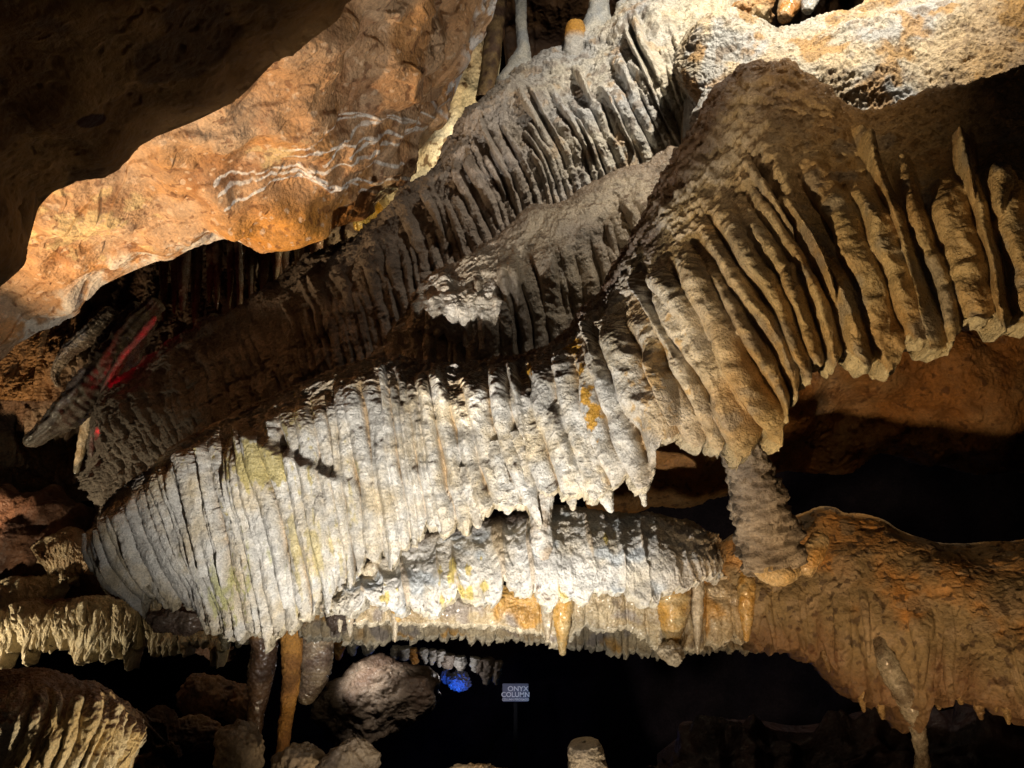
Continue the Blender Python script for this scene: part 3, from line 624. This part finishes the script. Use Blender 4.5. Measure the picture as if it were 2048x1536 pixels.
solo('stalagmite', 'short stub stalagmite with an ochre cap on the pale slope', [(1150, 42, 4.76, 14), (1150, 62, 4.76, 20), (1148, 95, 4.76, 20), (1142, 140, 4.78, 26)], lambda c: mix((.50, .48, .45), (.50, .26, .05), 1 - sst(.25, .45, c['V'])), cat='stalagmite', seed=3)
solo('column', 'broad bluish column stump at the top edge left of a small knob', [(1200, -60, 4.85, 20), (1198, 0, 4.85, 19), (1196, 40, 4.84, 25), (1190, 100, 4.84, 44)], pt, cat='column', seed=5, cap=False)
solo('stalagmite', 'rounded knob stalagmite beside the bluish column stump', [(1243, 2, 4.76, 9), (1246, 14, 4.76, 13), (1250, 36, 4.76, 16), (1256, 75, 4.78, 24)], pt, cat='stalagmite', seed=6)
solo('stalactite', 'rusty brown broken stalactite hanging above the pale ridge', [(1590, -60, 4.2, 30), (1585, -10, 4.2, 26), (1575, 20, 4.18, 18), (1568, 38, 4.15, 12)], lambda c: mix((.50, .22, .06), (.60, .46, .28), .5 + fbm(c['P'], 10, 3)), M_WET, seed=7)
solo('stalactite', 'white blunt stalactite beside the rusty one above the ridge', [(1625, -60, 4.15, 24), (1622, -20, 4.15, 20), (1618, 10, 4.13, 14), (1614, 24, 4.12, 8)], pt, M_WET, seed=9)
tag(boulder('boulder', M_DRY, (1505, 30, 4.1), 42, 40, 30, lambda c: mix((.58, .44, .26), (.40, .20, .07), .5 + 1.2 * fbm(c['P'], 8, 3)), None, 70, .3, 8), 'cream and rust lump of rock where the pale ridge meets the slope', 'rock')

# ---- cream slab, brown pillar and wall behind at the top
CS = [
 [(770,420,5.6),(752,400,5.6),(745,385,5.6)], [(800,430,5.45),(775,395,5.4),(755,378,5.5)], [(850,400,5.4),(825,345,5.35),(800,320,5.4)],
 [(905,340,5.4),(870,290,5.3),(835,262,5.4)], [(950,270,5.4),(905,240,5.3),(860,225,5.4)], [(985,190,5.4),(935,165,5.3),(885,150,5.4)],
 [(1000,110,5.4),(950,95,5.3),(905,85,5.4)], [(1005,30,5.4),(965,20,5.3),(930,10,5.4)], [(1010,-60,5.4),(975,-60,5.3),(940,-60,5.4)]]
tag(patch('rock_slab', M_ROCK, CS, 260, 120, lambda c: mix(mix((.66, .54, .34), (.62, .58, .46), .5 + fbm(c['P'], 3, 3)), (.20, .13, .07), sst(.33, .5, fbm(c['P'], 22, 2))), None, wave=(.05, 1.5), rip=0, pop=.003, pit=0, back=.2, thick=.3, seed=61, crest_back=0)['obj'],
    'smooth cream rock slab between the orange ceiling and the rear slope', 'rock')
solo('column', 'dark speckled brown pillar right of the cream slab at the top edge', [(1004, -80, 5.1, 16), (996, 0, 5.1, 17), (986, 80, 5.05, 18), (978, 150, 5.0, 17), (966, 200, 4.95, 15)], lambda c: mix((.34, .22, .10), (.14, .08, .05), .5 + 1.5 * fbm(c['P'], 14, 3)), M_ROCK, cat='column', seed=4, cap=False)
UW = [[(x, -120, 6.0), (x, -20, 6.0), (x + 10, 80, 6.0), (x + 20, 210, 6.0)] for x in (1000, 1090, 1180, 1270, 1400, 1560, 1750)]
tag(patch('rock_wall', M_ROCK, UW, 300, 150, lambda c: mix((.20, .11, .06), (.07, .04, .03), .5 + 1.4 * fbm(c['P'], 4, 3)), None, rib=dict(width=.10, over=.5, start=(.05, .3), wander=.6), amp=.05, wave=(.15, 1), rip=0, pop=.01, back=.2, thick=.2, seed=63, crest_back=0)['obj'],
    'dark brown ribbed rock wall behind the slim column at the top', 'rock wall')
YB = [[(x, y - 40, 5.7), (x + 2, y, 5.6), (x + 4, y + 40, 5.6), (x + 6, y + 110, 5.7)] for x, y in ((600, 520), (650, 480), (700, 440), (745, 400), (790, 380))]
tag(patch('drapery', M_WET, YB, 200, 150, lambda c: mix((.66, .36, .04), (.62, .46, .16), .5 + fbm(c['P'], 9, 3)), None, rib=dict(width=.04, over=.4, start=(0, .2)), amp=.02, wave=(.05, 2), rip=.004, pop=.005, back=.1, thick=.2, seed=65, crest_back=0)['obj'],
    'small yellow-orange ribbed drapery glowing below the cream slab', 'drapery')

# ---- orange ceiling block, left
CR = [
 [(-90,790,4.1),(-120,700,3.9),(-150,600,3.7),(-180,480,3.5)],
 [(50,665,4.05),(20,600,3.85),(-20,530,3.6),(-70,430,3.4)],
 [(130,612,4.05),(100,545,3.8),(55,470,3.55),(0,370,3.3)],
 [(230,558,4.05),(195,490,3.75),(150,410,3.5),(80,300,3.2)],
 [(330,516,4.05),(295,440,3.7),(240,350,3.4),(160,240,3.1)],
 [(430,482,4.05),(395,400,3.66),(340,310,3.35),(260,190,3.0)],
 [(500,474,4.1),(468,380,3.66),(420,280,3.3),(350,150,2.95)],
 [(590,470,4.15),(560,360,3.66),(510,240,3.3),(440,90,2.9)],
 [(675,440,4.4),(650,330,3.7),(600,200,3.3),(540,30,2.9)],
 [(765,382,4.8),(735,280,3.82),(690,160,3.4),(630,-40,2.95)],
 [(828,312,4.95),(805,205,3.95),(765,90,3.5),(710,-80,3.0)],
 [(882,243,4.95),(872,150,4.1),(840,50,3.7),(790,-90,3.2)],
 [(918,165,4.6),(918,85,4.25),(895,0,3.9),(860,-110,3.4)],
 [(952,60,4.6),(955,-5,4.4),(940,-60,4.1),(910,-130,3.6)],
 [(972,-60,4.6),(980,-90,4.4),(970,-120,4.2),(950,-160,3.8)]]
VEINS = [[(432, 362), (520, 358), (600, 356), (650, 362)], [(700, 318), (760, 276), (840, 250)], [(560, 306), (620, 292), (690, 262), (760, 244)], [(720, 384), (770, 366), (800, 350)], [(425, 350), (560, 348), (640, 352), (700, 330), (760, 290), (830, 262)], [(440, 380), (520, 372), (600, 362), (660, 368), (720, 372)], [(570, 320), (640, 300), (700, 288), (760, 250), (830, 240)],
         [(600, 345), (655, 375), (720, 350), (790, 310)], [(650, 340), (700, 300), (780, 268), (850, 255)], [(640, 258), (720, 245), (800, 238), (860, 232)], [(690, 375), (740, 360), (800, 330)]]
def seg_mask(c, line, w, f=18):
    q = np.stack([c['X'] / 500, c['Y'] / 500, 0 * c['X']], -1); X = c['X'] + 6 * fbm(q, f, 3, 1.5); Y = c['Y'] + 6 * fbm(q, f, 3, 7.5); best = np.full(X.shape, 1e9)
    for (ax, ay), (bx, by) in zip(line[:-1], line[1:]):
        dx, dy = bx - ax, by - ay; t = np.clip(((X - ax) * dx + (Y - ay) * dy) / (dx * dx + dy * dy), 0, 1)
        best = np.minimum(best, np.hypot(X - ax - t * dx, Y - ay - t * dy))
    return 1 - sst(w * .55, w, best)
def col_ceil(c):
    P, V, X, Y = c['P'], c['V'], c['X'], c['Y']; n = fbm(P, 2.6, 4, 8.1)
    C = mix((.48, .27, .13), (.54, .36, .22), .5 + 1.1 * n)
    C = mix(C, (.50, .24, .07), sst(.1, .6, fbm(P, 3.1, 3, 2.7)) * .7)
    C = mix(C, (.30, .13, .05), sst(.15, .75, fbm(P, 5.2, 4, 5.9)) * .6)
    C = mix(C, (.60, .26, .04), np.exp(-np.abs((X - 565) / 150) ** 6 - ((Y - 432) / 40) ** 4) * .8)
    for l in VEINS: C = mix(C, (.80, .74, .68), seg_mask(c, l, 2.5, 12) * (.6 + .4 * sst(-.5, 0, fbm(P, 20, 2, 3))))
    C = mix(C, (.66, .58, .48), seg_mask(c, [(60, 645), (180, 575), (300, 512), (420, 470), (460, 458)], 44) * sst(-.35, .25, fbm(P, 8, 3, 6)))
    C = mix(C, (.66, .62, .60), seg_mask(c, [(965, 0), (945, 80), (915, 160), (890, 215)], 26) * sst(-.3, .2, fbm(P, 9, 3, 3)))
    for x, y, a, b in ((170, 440, 70, 35), (560, 310, 35, 20), (150, 420, 60, 22)): C = dab(c, x, y, a, b, (.66, .48, .24), C, .8, 12)
    C = mix(C, (.14, .05, .02), sst(.48, .6, fbm(P, 19, 3, 10.9)) * .6)
    C = mix(C, (.66, .46, .30), sst(.50, .6, fbm(P, 24, 2, 1.9)) * .8)
    return C
cb = patch('ceiling_block', M_ROCK, CR, 1000, 520, col_ceil, None, wave=(.13, 1.0), rip=0, pop=.0022, pit=.003, back=.35, backdir=(0, .9, .5), thick=.4, seed=71, crest_back=0, ledges=.016,
           extra=lambda X, Y: .075 * np.exp(-np.abs((X - 565) / 150) ** 6 - ((Y - 422) / 36) ** 2) * (1 + .35 * np.sin(X * .045)) + .004 * sum(seg_mask(dict(X=X, Y=Y), l, 5, 12) for l in VEINS) + .05 * np.exp(-((X - 170) / 90) ** 2 - ((Y - 445) / 35) ** 2))['obj']
tag(cb, 'orange-brown ceiling rock crossed by thin white calcite veins', 'rock')
# ---- near dark overhang, upper left
CO = [[(x, y, 2.25), (x - a * .25, y - b * .25, 2.0), (x - a * .6, y - b * .6, 1.75), (x - a * 1.3, y - b * 1.3, 1.45)] for x, y, a, b in (
 (-140, 660, 300, 250), (-60, 610, 300, 250), (0, 558, 300, 260), (32, 528, 300, 280), (52, 490, 300, 300), (66, 440, 310, 310), (80, 408, 320, 320), (132, 360, 330, 340), (180, 342, 340, 350), (226, 330, 340, 360),
 (280, 288, 350, 370), (340, 262, 350, 380), (382, 245, 350, 380), (430, 222, 350, 390), (482, 190, 350, 400), (560, 112, 350, 400), (640, 52, 350, 400), (702, -2, 350, 400), (780, -70, 350, 400), (900, -160, 350, 400))]
def col_over(c):
    P = c['P']; n = fbm(P, 3, 4, 4.4); q = np.stack([P[..., 0] + .8 * P[..., 2], P[..., 1], P[..., 2] - .8 * P[..., 0]], -1)
    C = mix((.22, .11, .04), (.38, .21, .08), .5 + 1.2 * fbm(q, (2, 3, 9), 3, 2)); C = mix(C, (.07, .035, .02), sst(.3, .5, n) * .7)
    q = ((c['X'] - 175) / 32) ** 2 + ((c['Y'] - 230) / 17) ** 2; return mix(C, (.05, .018, .012), 1 - sst(.8, 1.1, q + .3 * n))
tag(patch('rock_overhang', M_SMOOTH, CO, 520, 360, col_over, None, wave=(.045, 1.4), rip=0, pop=.002, pit=.004, back=.2, backdir=(0, .8, .6), thick=.3, seed=75, crest_back=0)['obj'],
    'nearest dark brown ceiling overhang filling the upper left corner', 'rock')

# ---- left wall behind the ceiling block
LW = [[(x, y0, 5.6), (x, (2 * y0 + y1) / 3, 5.5), (x, (y0 + 2 * y1) / 3, 5.5), (x, y1, 5.7)] for x, y0, y1 in (
 (-200, 520, 1010), (-60, 520, 1000), (40, 520, 1000), (120, 500, 1000), (200, 480, 990), (300, 450, 960), (400, 420, 940), (500, 400, 900), (600, 380, 860), (720, 360, 800))]
def col_lw(c):
    P, X, Y = c['P'], c['X'], c['Y']; n = fbm(P, 3, 4, 4.9)
    C = mix((.17, .10, .06), (.26, .19, .13), .5 + 1.3 * n); C = mix(C, (.06, .03, .02), sst(.1, .4, fbm(P, 6, 3, 1.9)) * .7)
    C = mix(C, mix((.52, .30, .12), (.48, .36, .22), .5 + n), sst(850, 900, Y - .1 * X + 30 * n) * (1 - sst(190, 230, X)))
    C = mix(C, (.40, .22, .09), (1 - sst(60, 170, X - .4 * (760 - Y))) * (Y < 800) * .9)
    return C
tag(patch('rock_wall', M_ROCK, LW, 700, 420, col_lw, None, rib=dict(width=.11, over=.7, start=(.02, .4), wander=.7), amp=.07, wave=(.14, .9), rip=.004, pop=.008, pit=.01, back=.2, thick=.3, seed=77, crest_back=0)['obj'],
    'dark ribbed rock wall under the orange ceiling on the left', 'rock wall')
finc = lambda c: mix((.20, .15, .12), (.40, .34, .27), .5 + 1.1 * fbm(c['P'], 9, 3))
fin = root('drapery', at(180, 780, 4.9), 'group of slanting grey drapery fins pointing down left below the ceiling', 'drapery')
for k, (pts) in enumerate(([(320, 600, 5.0, 14), (262, 665, 4.95, 22), (215, 740, 4.9, 30), (150, 810, 4.85, 30), (95, 860, 4.8, 20), (50, 890, 4.78, 10)],
                           [(285, 610, 5.1, 14), (240, 660, 5.1, 20), (205, 705, 5.1, 16), (176, 752, 5.1, 7)],
                           [(230, 620, 5.15, 14), (180, 670, 5.15, 16), (140, 700, 5.15, 12), (112, 745, 5.15, 7), (118, 775, 5.15, 4)],
                           [(300, 640, 5.0, 12), (265, 700, 5.0, 18), (225, 770, 5.0, 20), (200, 800, 5.0, 9)])):
    tube('fin', M_WET, pts, finc, fin, 120, 56, .16, .1, 3 + k, 1.6, .06)
tag(tube('drapery', M_WET, [(312, 632, 4.78, 6), (280, 672, 4.78, 7), (244, 714, 4.78, 6), (216, 762, 4.78, 5), (196, 818, 4.78, 5), (186, 866, 4.78, 5), (182, 915, 4.78, 4)], lambda c: mix((.5, .4, .35), (.3, .2, .18), .5 + fbm(c['P'], 20, 2)), None, 160, 28, .3, .1, 3), 'thin added ridge catching red light along the left rim of the rear slope', 'drapery')  # ridge put in so the red lamps show as a thin line
fin2 = root('drapery', at(170, 900, 5.1), 'small pale forked drapery low on the left wall', 'drapery')
for k, pts in enumerate(([(178, 800, 5.2, 8), (170, 860, 5.2, 9), (155, 930, 5.2, 6), (148, 970, 5.2, 3)], [(190, 790, 5.2, 7), (176, 850, 5.2, 8), (160, 920, 5.2, 5)])):
    tube('strand', M_WET, pts, lambda c: mix((.60, .52, .40), (.40, .30, .18), .5 + fbm(c['P'], 9, 3)), fin2, 60, 28, .15, 0, k)
st = root('drapery', at(400, 560, 5.2), 'row of reddish ribbed stalactites hanging in the gap under the ceiling rim', 'drapery')
for k in range(15):
    x = 330 + k * 22 + random.uniform(-6, 6); y0 = 560 - k * 7; y1 = y0 + random.uniform(70, 150)
    cone('stalactite', x, y0 - 40, y1, 5.15 + random.uniform(-.1, .15), random.uniform(8, 15), (lambda c: mix((.30, .14, .08), (.40, .30, .20), .5 + 1.3 * fbm(c['P'], 7, 3))), M_WET, st, random.uniform(-6, 2), k, 28)

# ---- left terraces
def col_ter(c):
    P = c['P']; n = fbm(P, 4, 3, 1.7); C = mix((.55, .44, .28), (.66, .56, .38), .5 + n)
    C = mix(C, (.16, .08, .05), 1 - sst(.08, .3, c['V'] + .12 * n)); return C
def terrace(top, bot, d, nm, lab, seed, nu=400, **k):
    out = []; n = len(top)
    for (x, y), (x2, y2) in zip(top, bot): out.append([(x, y, d + .22), (x * .8 + x2 * .2, y * .8 + y2 * .2 , d + .06), (x * .4 + x2 * .6, y * .4 + y2 * .6, d), (x2, y2, d)])
    k.setdefault('rib', dict(width=.05, over=.4, start=(.3, .6))); k.setdefault('amp', .03); k.setdefault('tip', .2)
    tag(patch(nm, M_CALC, out, nu, 160, k.pop('color', col_ter), None, wave=(.05, 2), rip=.008, pop=.006, back=.15, thick=.2, seed=seed, **k)['obj'], lab, 'flowstone', 'stepped flowstone terraces on the left')
terrace([(-60, 1232), (0, 1222), (50, 1205), (110, 1195), (180, 1195), (240, 1205), (290, 1220), (330, 1242), (380, 1262), (440, 1268)], [(-60, 1270), (0, 1275), (50, 1292), (100, 1308), (170, 1300), (240, 1296), (290, 1290), (330, 1288), (380, 1290), (438, 1296)], 4.3, 'flowstone_terrace', 'cream fringed flowstone terrace left of the big bank, lowest of the lit steps', 81, 520)
terrace([(-60, 1185), (-10, 1172), (30, 1168), (70, 1160), (110, 1150), (130, 1145)], [(-60, 1240), (-10, 1245), (30, 1228), (60, 1215), (95, 1190), (125, 1160)], 4.5, 'flowstone_terrace', 'narrow ledge at the left edge above the fringed one, coloured pale as a lit patch', 82, 260)  # added ledge: lit patch of brown rock put into a pale colour
terrace([(60, 1095), (90, 1078), (125, 1070), (165, 1080), (200, 1100), (225, 1110)], [(85, 1135), (110, 1150), (130, 1158), (165, 1140), (200, 1130), (225, 1135)], 4.6, 'flowstone_terrace', 'small rough ledge beside the big bank, coloured pale as a lit patch, topmost of the steps', 83, 260, rib=dict(width=.03, over=.3, start=(.3, .6)), amp=.012, tip=.1, color=lambda c: mix((.55, .42, .26), (.34, .22, .12), .5 + fbm(c['P'], 9, 3)))  # second lit patch, modelled as a lobe with its brightness in the colour
BM = [[(x, y0, 5.1), (x, y0 + (y1 - y0) * .3, 4.8), (x, y0 + (y1 - y0) * .6, 4.75), (x, y1, 4.75)] for x, y0, y1 in ((-200, 985, 1260), (-60, 990, 1260), (40, 1000, 1260), (130, 1000, 1260), (210, 1000, 1260), (300, 1010, 1270), (420, 1020, 1275), (560, 1040, 1280))]
tag(patch('rock_wall', M_ROCK, BM, 300, 160, lambda c: mix((.12, .055, .03), (.07, .035, .025), .5 + fbm(c['P'], 5, 3)), None, wave=(.12, 1.3), rip=0, pop=.006, back=.2, thick=.2, seed=85, crest_back=.5)['obj'], 'dark red-brown rock mass around the lit terraces on the left', 'rock wall')
lb = lambda c: mix((.30, .20, .15), (.22, .16, .12), .5 + fbm(c['P'], 9, 3))
tag(boulder('boulder', M_WET, (255, 1155, 3.86), 46, 40, 42, lb, None, 70, .3, 3), 'smooth brown rock swelling inside the hollow left end of the big bank', 'rock')
tag(boulder('boulder', M_WET, (365, 1240, 3.75), 55, 40, 28, lb, None, 70, .35, 5), 'brown lump of rock tucked under the left end of the big bank', 'rock')

# ---- lower left mound
MD = [
 [(-140,1330,2.75),(-140,1400,2.55),(-150,1500,2.45),(-170,1640,2.45)],
 [(-40,1328,2.75),(-40,1400,2.5),(-60,1490,2.42),(-90,1640,2.4)],
 [(40,1332,2.75),(38,1400,2.48),(15,1490,2.4),(-20,1630,2.38)],
 [(110,1342,2.75),(106,1405,2.48),(80,1490,2.4),(40,1620,2.38)],
 [(175,1358,2.76),(170,1415,2.5),(140,1500,2.42),(95,1600,2.4)],
 [(230,1380,2.78),(226,1428,2.55),(195,1510,2.46),(145,1580,2.44)],
 [(268,1408,2.84),(262,1448,2.64),(236,1515,2.54),(185,1565,2.52)],
 [(282,1436,2.94),(278,1470,2.78),(255,1515,2.68),(210,1555,2.64)],
 [(275,1440,3.15),(272,1475,3.1),(255,1510,3.05),(225,1545,3.0)]]
def col_md(c):
    P = c['P']; n = fbm(P, 6, 3, 3.7); C = mix((.62, .46, .24), (.70, .62, .48), .5 + n); C = mix(C, (.5, .26, .06), (1 - sst(.1, .5, c['H'])) * .5)
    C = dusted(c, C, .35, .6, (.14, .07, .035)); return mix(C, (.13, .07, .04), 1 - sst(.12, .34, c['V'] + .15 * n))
md = root('flowstone_mound', at(80, 1560, 2.5), 'rounded cream flowstone mound with brown top in the lower left corner', 'flowstone')
patch('curtain', M_CALC, MD, 560, 320, col_md, md, rib=dict(width=.045, over=.4, start=(.22, .45), wander=.6), amp=.04, tip=.08, wave=(.04, 2), rip=.002, pop=.006, scaly=.005, back=.2, thick=.02, backdir=(0, .5, -1), crest_back=.5, crest_dir=(0, .8, -.42), seed=91, split=.2, names=('crest', 'curtain'))

# ---- three columns under the bank
solo('column', 'wet dark brown glistening column under the bank, left of the orange one', [(512, 1215, 3.6, 24), (520, 1260, 3.6, 26), (528, 1310, 3.6, 25), (522, 1350, 3.6, 24), (516, 1400, 3.6, 19), (510, 1450, 3.6, 14), (505, 1560, 3.6, 13)], lambda c: mix(mix((.16, .09, .05), (.09, .05, .035), .5 + fbm(c['P'], 8, 3)), (.55, .28, .08), 1 - sst(.12, .22, c['V'] + .1 * fbm(c['P'], 9, 2))), M_WET, cat='column', n=160, m=72, seed=3, ring=.07, cap=False)
solo('column', 'straight orange column under the bank, middle of the three', [(572, 1205, 3.55, 24), (580, 1240, 3.55, 21), (584, 1300, 3.55, 19), (583, 1350, 3.55, 17), (576, 1410, 3.55, 14), (568, 1470, 3.55, 12), (562, 1560, 3.55, 11)], lambda c: mix((.62, .30, .07), (.44, .20, .06), .5 + 1.2 * fbm(c['P'], 9, 3)), M_DRY, cat='column', n=160, m=72, seed=4, ring=.05, cap=False)
solo('column', 'blunt grey-brown stalactite right of the orange column', [(632, 1205, 3.7, 28), (630, 1260, 3.7, 30), (634, 1310, 3.7, 32), (628, 1350, 3.7, 28), (615, 1385, 3.7, 20), (608, 1408, 3.7, 12)], lambda c: mix((.34, .26, .18), (.20, .14, .11), .5 + 1.3 * fbm(c['P'], 9, 3)), M_WET, cat='stalactite', n=140, m=72, seed=6, ring=.12)
for k, (x, y1, r) in enumerate(((448, 1300, 12), (475, 1296, 9), (490, 1290, 8))):
    solo('stalactite', ['short dark stalactite under the bank left of the wet column, nearest the terrace', 'short dark stalactite in the middle of the trio left of the wet column', 'short dark stalactite touching the wet column on its left'][k],
         [(x, 1220, 3.65, r), (x, 1255, 3.65, r), (x + 2, 1280, 3.65, r * .8), (x + 2, y1, 3.65, r * .5)], lambda c: mix((.22, .18, .10), (.10, .08, .05), .5 + fbm(c['P'], 9, 3)), M_WET, 'short dark stalactites under the bank', seed=k + 2)

# ---- boulders along the bottom
br = lambda c: mix((.30, .17, .09), (.18, .11, .08), .5 + 1.2 * fbm(c['P'], 7, 3))
bo = lambda c: mix((.34, .25, .16), (.24, .18, .13), .5 + fbm(c['P'], 7, 3))
for (x, y, d, rx, rz, cc, lab) in (
 (410, 1390, 4.0, 52, 40, br, 'reddish brown rough boulder left of the wet column'),
 (470, 1400, 4.05, 40, 34, br, 'dark crumbly boulder touching the wet column'),
 (320, 1460, 3.7, 34, 42, br, 'pointed brown rock between the mound and the boulders'),
 (390, 1470, 3.8, 60, 30, br, 'flat reddish slab of rock below the rough boulder'),
 (480, 1500, 3.2, 44, 48, bo, 'rounded grey-brown boulder at the bottom below the wet column'),
 (600, 1525, 3.1, 50, 34, bo, 'olive brown rounded rock at the bottom edge below the orange column'),
 (700, 1530, 3.0, 58, 44, bo, 'largest olive rounded rock at the bottom edge, right of the columns'),
 (290, 1530, 3.2, 36, 16, br, 'small orange-brown rock at the bottom edge beside the mound'),
 (950, 1546, 2.9, 60, 14, lambda c: mix((.55, .44, .30), (.4, .25, .12), .5 + fbm(c['P'], 9, 2)), 'pale flat-topped rock barely showing at the bottom edge')):
    tag(boulder('boulder', M_ROCK, (x, y, d), rx, rz, rz, cc, None, 80, .3, x * .01 + 1), lab, 'rock')
solo('stalagmite', 'short flat-topped tan stalagmite at the bottom edge right of centre', [(1168, 1484, 2.9, 26), (1170, 1500, 2.9, 34), (1174, 1525, 2.9, 38), (1178, 1580, 2.9, 46)], lambda c: mix((.40, .32, .22), (.30, .24, .18), .5 + fbm(c['P'], 9, 3)), M_DRY, cat='stalagmite', n=80, m=64, seed=8)

# ---- far mound with highlight
def col_far(c):
    n = fbm(c['P'], 3, 3, 2); return mix((.26, .19, .14), (.16, .10, .07), .5 + 1.2 * n)
tag(boulder('flowstone_mound', M_CALC, (758, 1394, 6.9), 106, 90, 74, col_far, None, 150, .3, 6, .012, .15, flat=.06), 'distant rounded flowstone mound with a bright highlight, left of the blue light', 'flowstone')
ff = root('drapery', at(860, 1320, 7.6), 'distant ragged white and orange drapery fringe above the far mound', 'drapery')
for k, (x, y0, y1, r, cc) in enumerate(((705, 1298, 1312, 12, 0), (680, 1295, 1325, 12, 1), (640, 1290, 1340, 10, 0), (810, 1308, 1326, 14, 0), (826, 1310, 1330, 9, 1), (848, 1310, 1330, 9, 0), (866, 1312, 1334, 11, 0), (882, 1314, 1334, 10, 0), (898, 1322, 1340, 15, 2), (920, 1326, 1342, 12, 0), (950, 1328, 1340, 16, 0), (975, 1330, 1372, 14, 2), (995, 1335, 1375, 10, 2), (960, 1332, 1350, 14, 2), (790, 1305, 1322, 12, 0), (735, 1298, 1310, 10, 0))):
    r *= random.uniform(.5, .8); y1 += random.uniform(-6, 6)
    tube('stalactite', M_CALC, [(x, y0 - 14, 7.6, r), (x, y0, 7.6, r * 1.2), (x + random.uniform(-4, 4), (y0 + y1) / 2, 7.6, r * .9), (x + random.uniform(-4, 4), y1, 7.6, r * .3)], [(lambda c: mix((.66, .64, .62), (.5, .46, .42), .5 + fbm(c['P'], 9, 2))), (lambda c: mix((.66, .28, .05), (.5, .3, .1), .5 + fbm(c['P'], 9, 2))), (lambda c: mix((.34, .28, .24), (.2, .15, .12), .5 + fbm(c['P'], 9, 2)))][cc], ff, 40, 30, .5, 0, k, pop=.012)
tag(boulder('boulder', M_WET, (918, 1362, 9.0), 19, 19, 17, lambda c: mix((.6, .6, .6), (.4, .4, .45), .5 + fbm(c['P'], 5, 3)), None, 60, .35, 6, .02), 'distant rock glowing vivid blue left of the sign', 'rock')
tag(boulder('boulder', M_WET, (892, 1352, 9.1), 9, 9, 12, lambda c: mix((.5, .5, .55), (.3, .3, .35), .5 + fbm(c['P'], 5, 3)), None, 40, .3, 2, .01), 'small lilac rock just left of the blue glowing one', 'rock')

# ---- sign
sp = at(1031, 1385, 8.3); k = 8.3 / F
sgn = root('sign', sp - np.array([0, 0, .11]), 'small bluish sign reading ONYX COLUMN in the distant dark passage', 'sign')
import bmesh
def box(name, cx, cz, w_, h_, t, mat, par, y=0):
    bm = bmesh.new(); bmesh.ops.create_cube(bm, size=1); bmesh.ops.scale(bm, vec=(w_, t, h_), verts=bm.verts); bmesh.ops.bevel(bm, geom=bm.edges[:], offset=.006, segments=2, affect='EDGES')
    me = bpy.data.meshes.new(name); bm.to_mesh(me); bm.free(); me.materials.append(mat); o = bpy.data.objects.new(name, me); link(o, par); o.location = (sp[0] + cx, sp[1] + y, sp[2] + cz); return o
M_SIGN = flat_mat('sign_face', (.17, .19, .26), .45); M_LET = flat_mat('sign_lettering', (.80, .82, .85), .5); M_POST = flat_mat('sign_post', (.008, .008, .008), .6)
box('panel', 0, 0, 52 * k, 34 * k, .02, M_SIGN, sgn)
box('post', 0, -.75, .04, 1.3, .03, M_POST, sgn, .03)
def words(t, cx, cz, size, sx=1):
    cu = bpy.data.curves.new('lettering', 'FONT'); cu.body = t; cu.size = size; cu.align_x = 'CENTER'; cu.align_y = 'CENTER'; cu.extrude = .003; cu.offset = .0012 * size / .06
    o = bpy.data.objects.new('lettering', cu); COL.objects.link(o); dg = bpy.context.evaluated_depsgraph_get(); me = bpy.data.meshes.new_from_object(o.evaluated_get(dg)); bpy.data.objects.remove(o)
    me.materials.clear(); me.materials.append(M_LET); o = bpy.data.objects.new('lettering', me); link(o, sgn); o.location = (sp[0] + cx, sp[1] - .014, sp[2] + cz); o.rotation_euler = (R(90), 0, 0); o.scale = (sx, 1, 1)
words('ONYX', 5 * k, 7 * k, 13 * k, 1.1); words('COLUMN', 0, -4 * k, 13 * k, 1.02); words('COLUMN PERDGADO', 0, -13 * k, 5.6 * k, .98)

# ---- dark reddish rocks bottom right
BR = [[(x, y0, 3.9), (x, y0 + 30, 3.7), (x, y0 + 80, 3.6), (x, y0 + 220, 3.5)] for x, y0 in ((1330, 1520), (1400, 1470), (1470, 1452), (1540, 1448), (1620, 1460), (1700, 1450), (1760, 1430), (1830, 1440), (1900, 1435), (1980, 1420), (2080, 1410), (2200, 1400))]
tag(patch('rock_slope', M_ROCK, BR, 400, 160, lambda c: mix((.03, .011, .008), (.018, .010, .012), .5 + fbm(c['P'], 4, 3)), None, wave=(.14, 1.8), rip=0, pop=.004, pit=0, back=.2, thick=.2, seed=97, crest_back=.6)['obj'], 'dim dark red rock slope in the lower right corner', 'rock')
print('done', time.time() - T0, sum(len(o.data.vertices) for o in bpy.data.objects if o.type == 'MESH'))
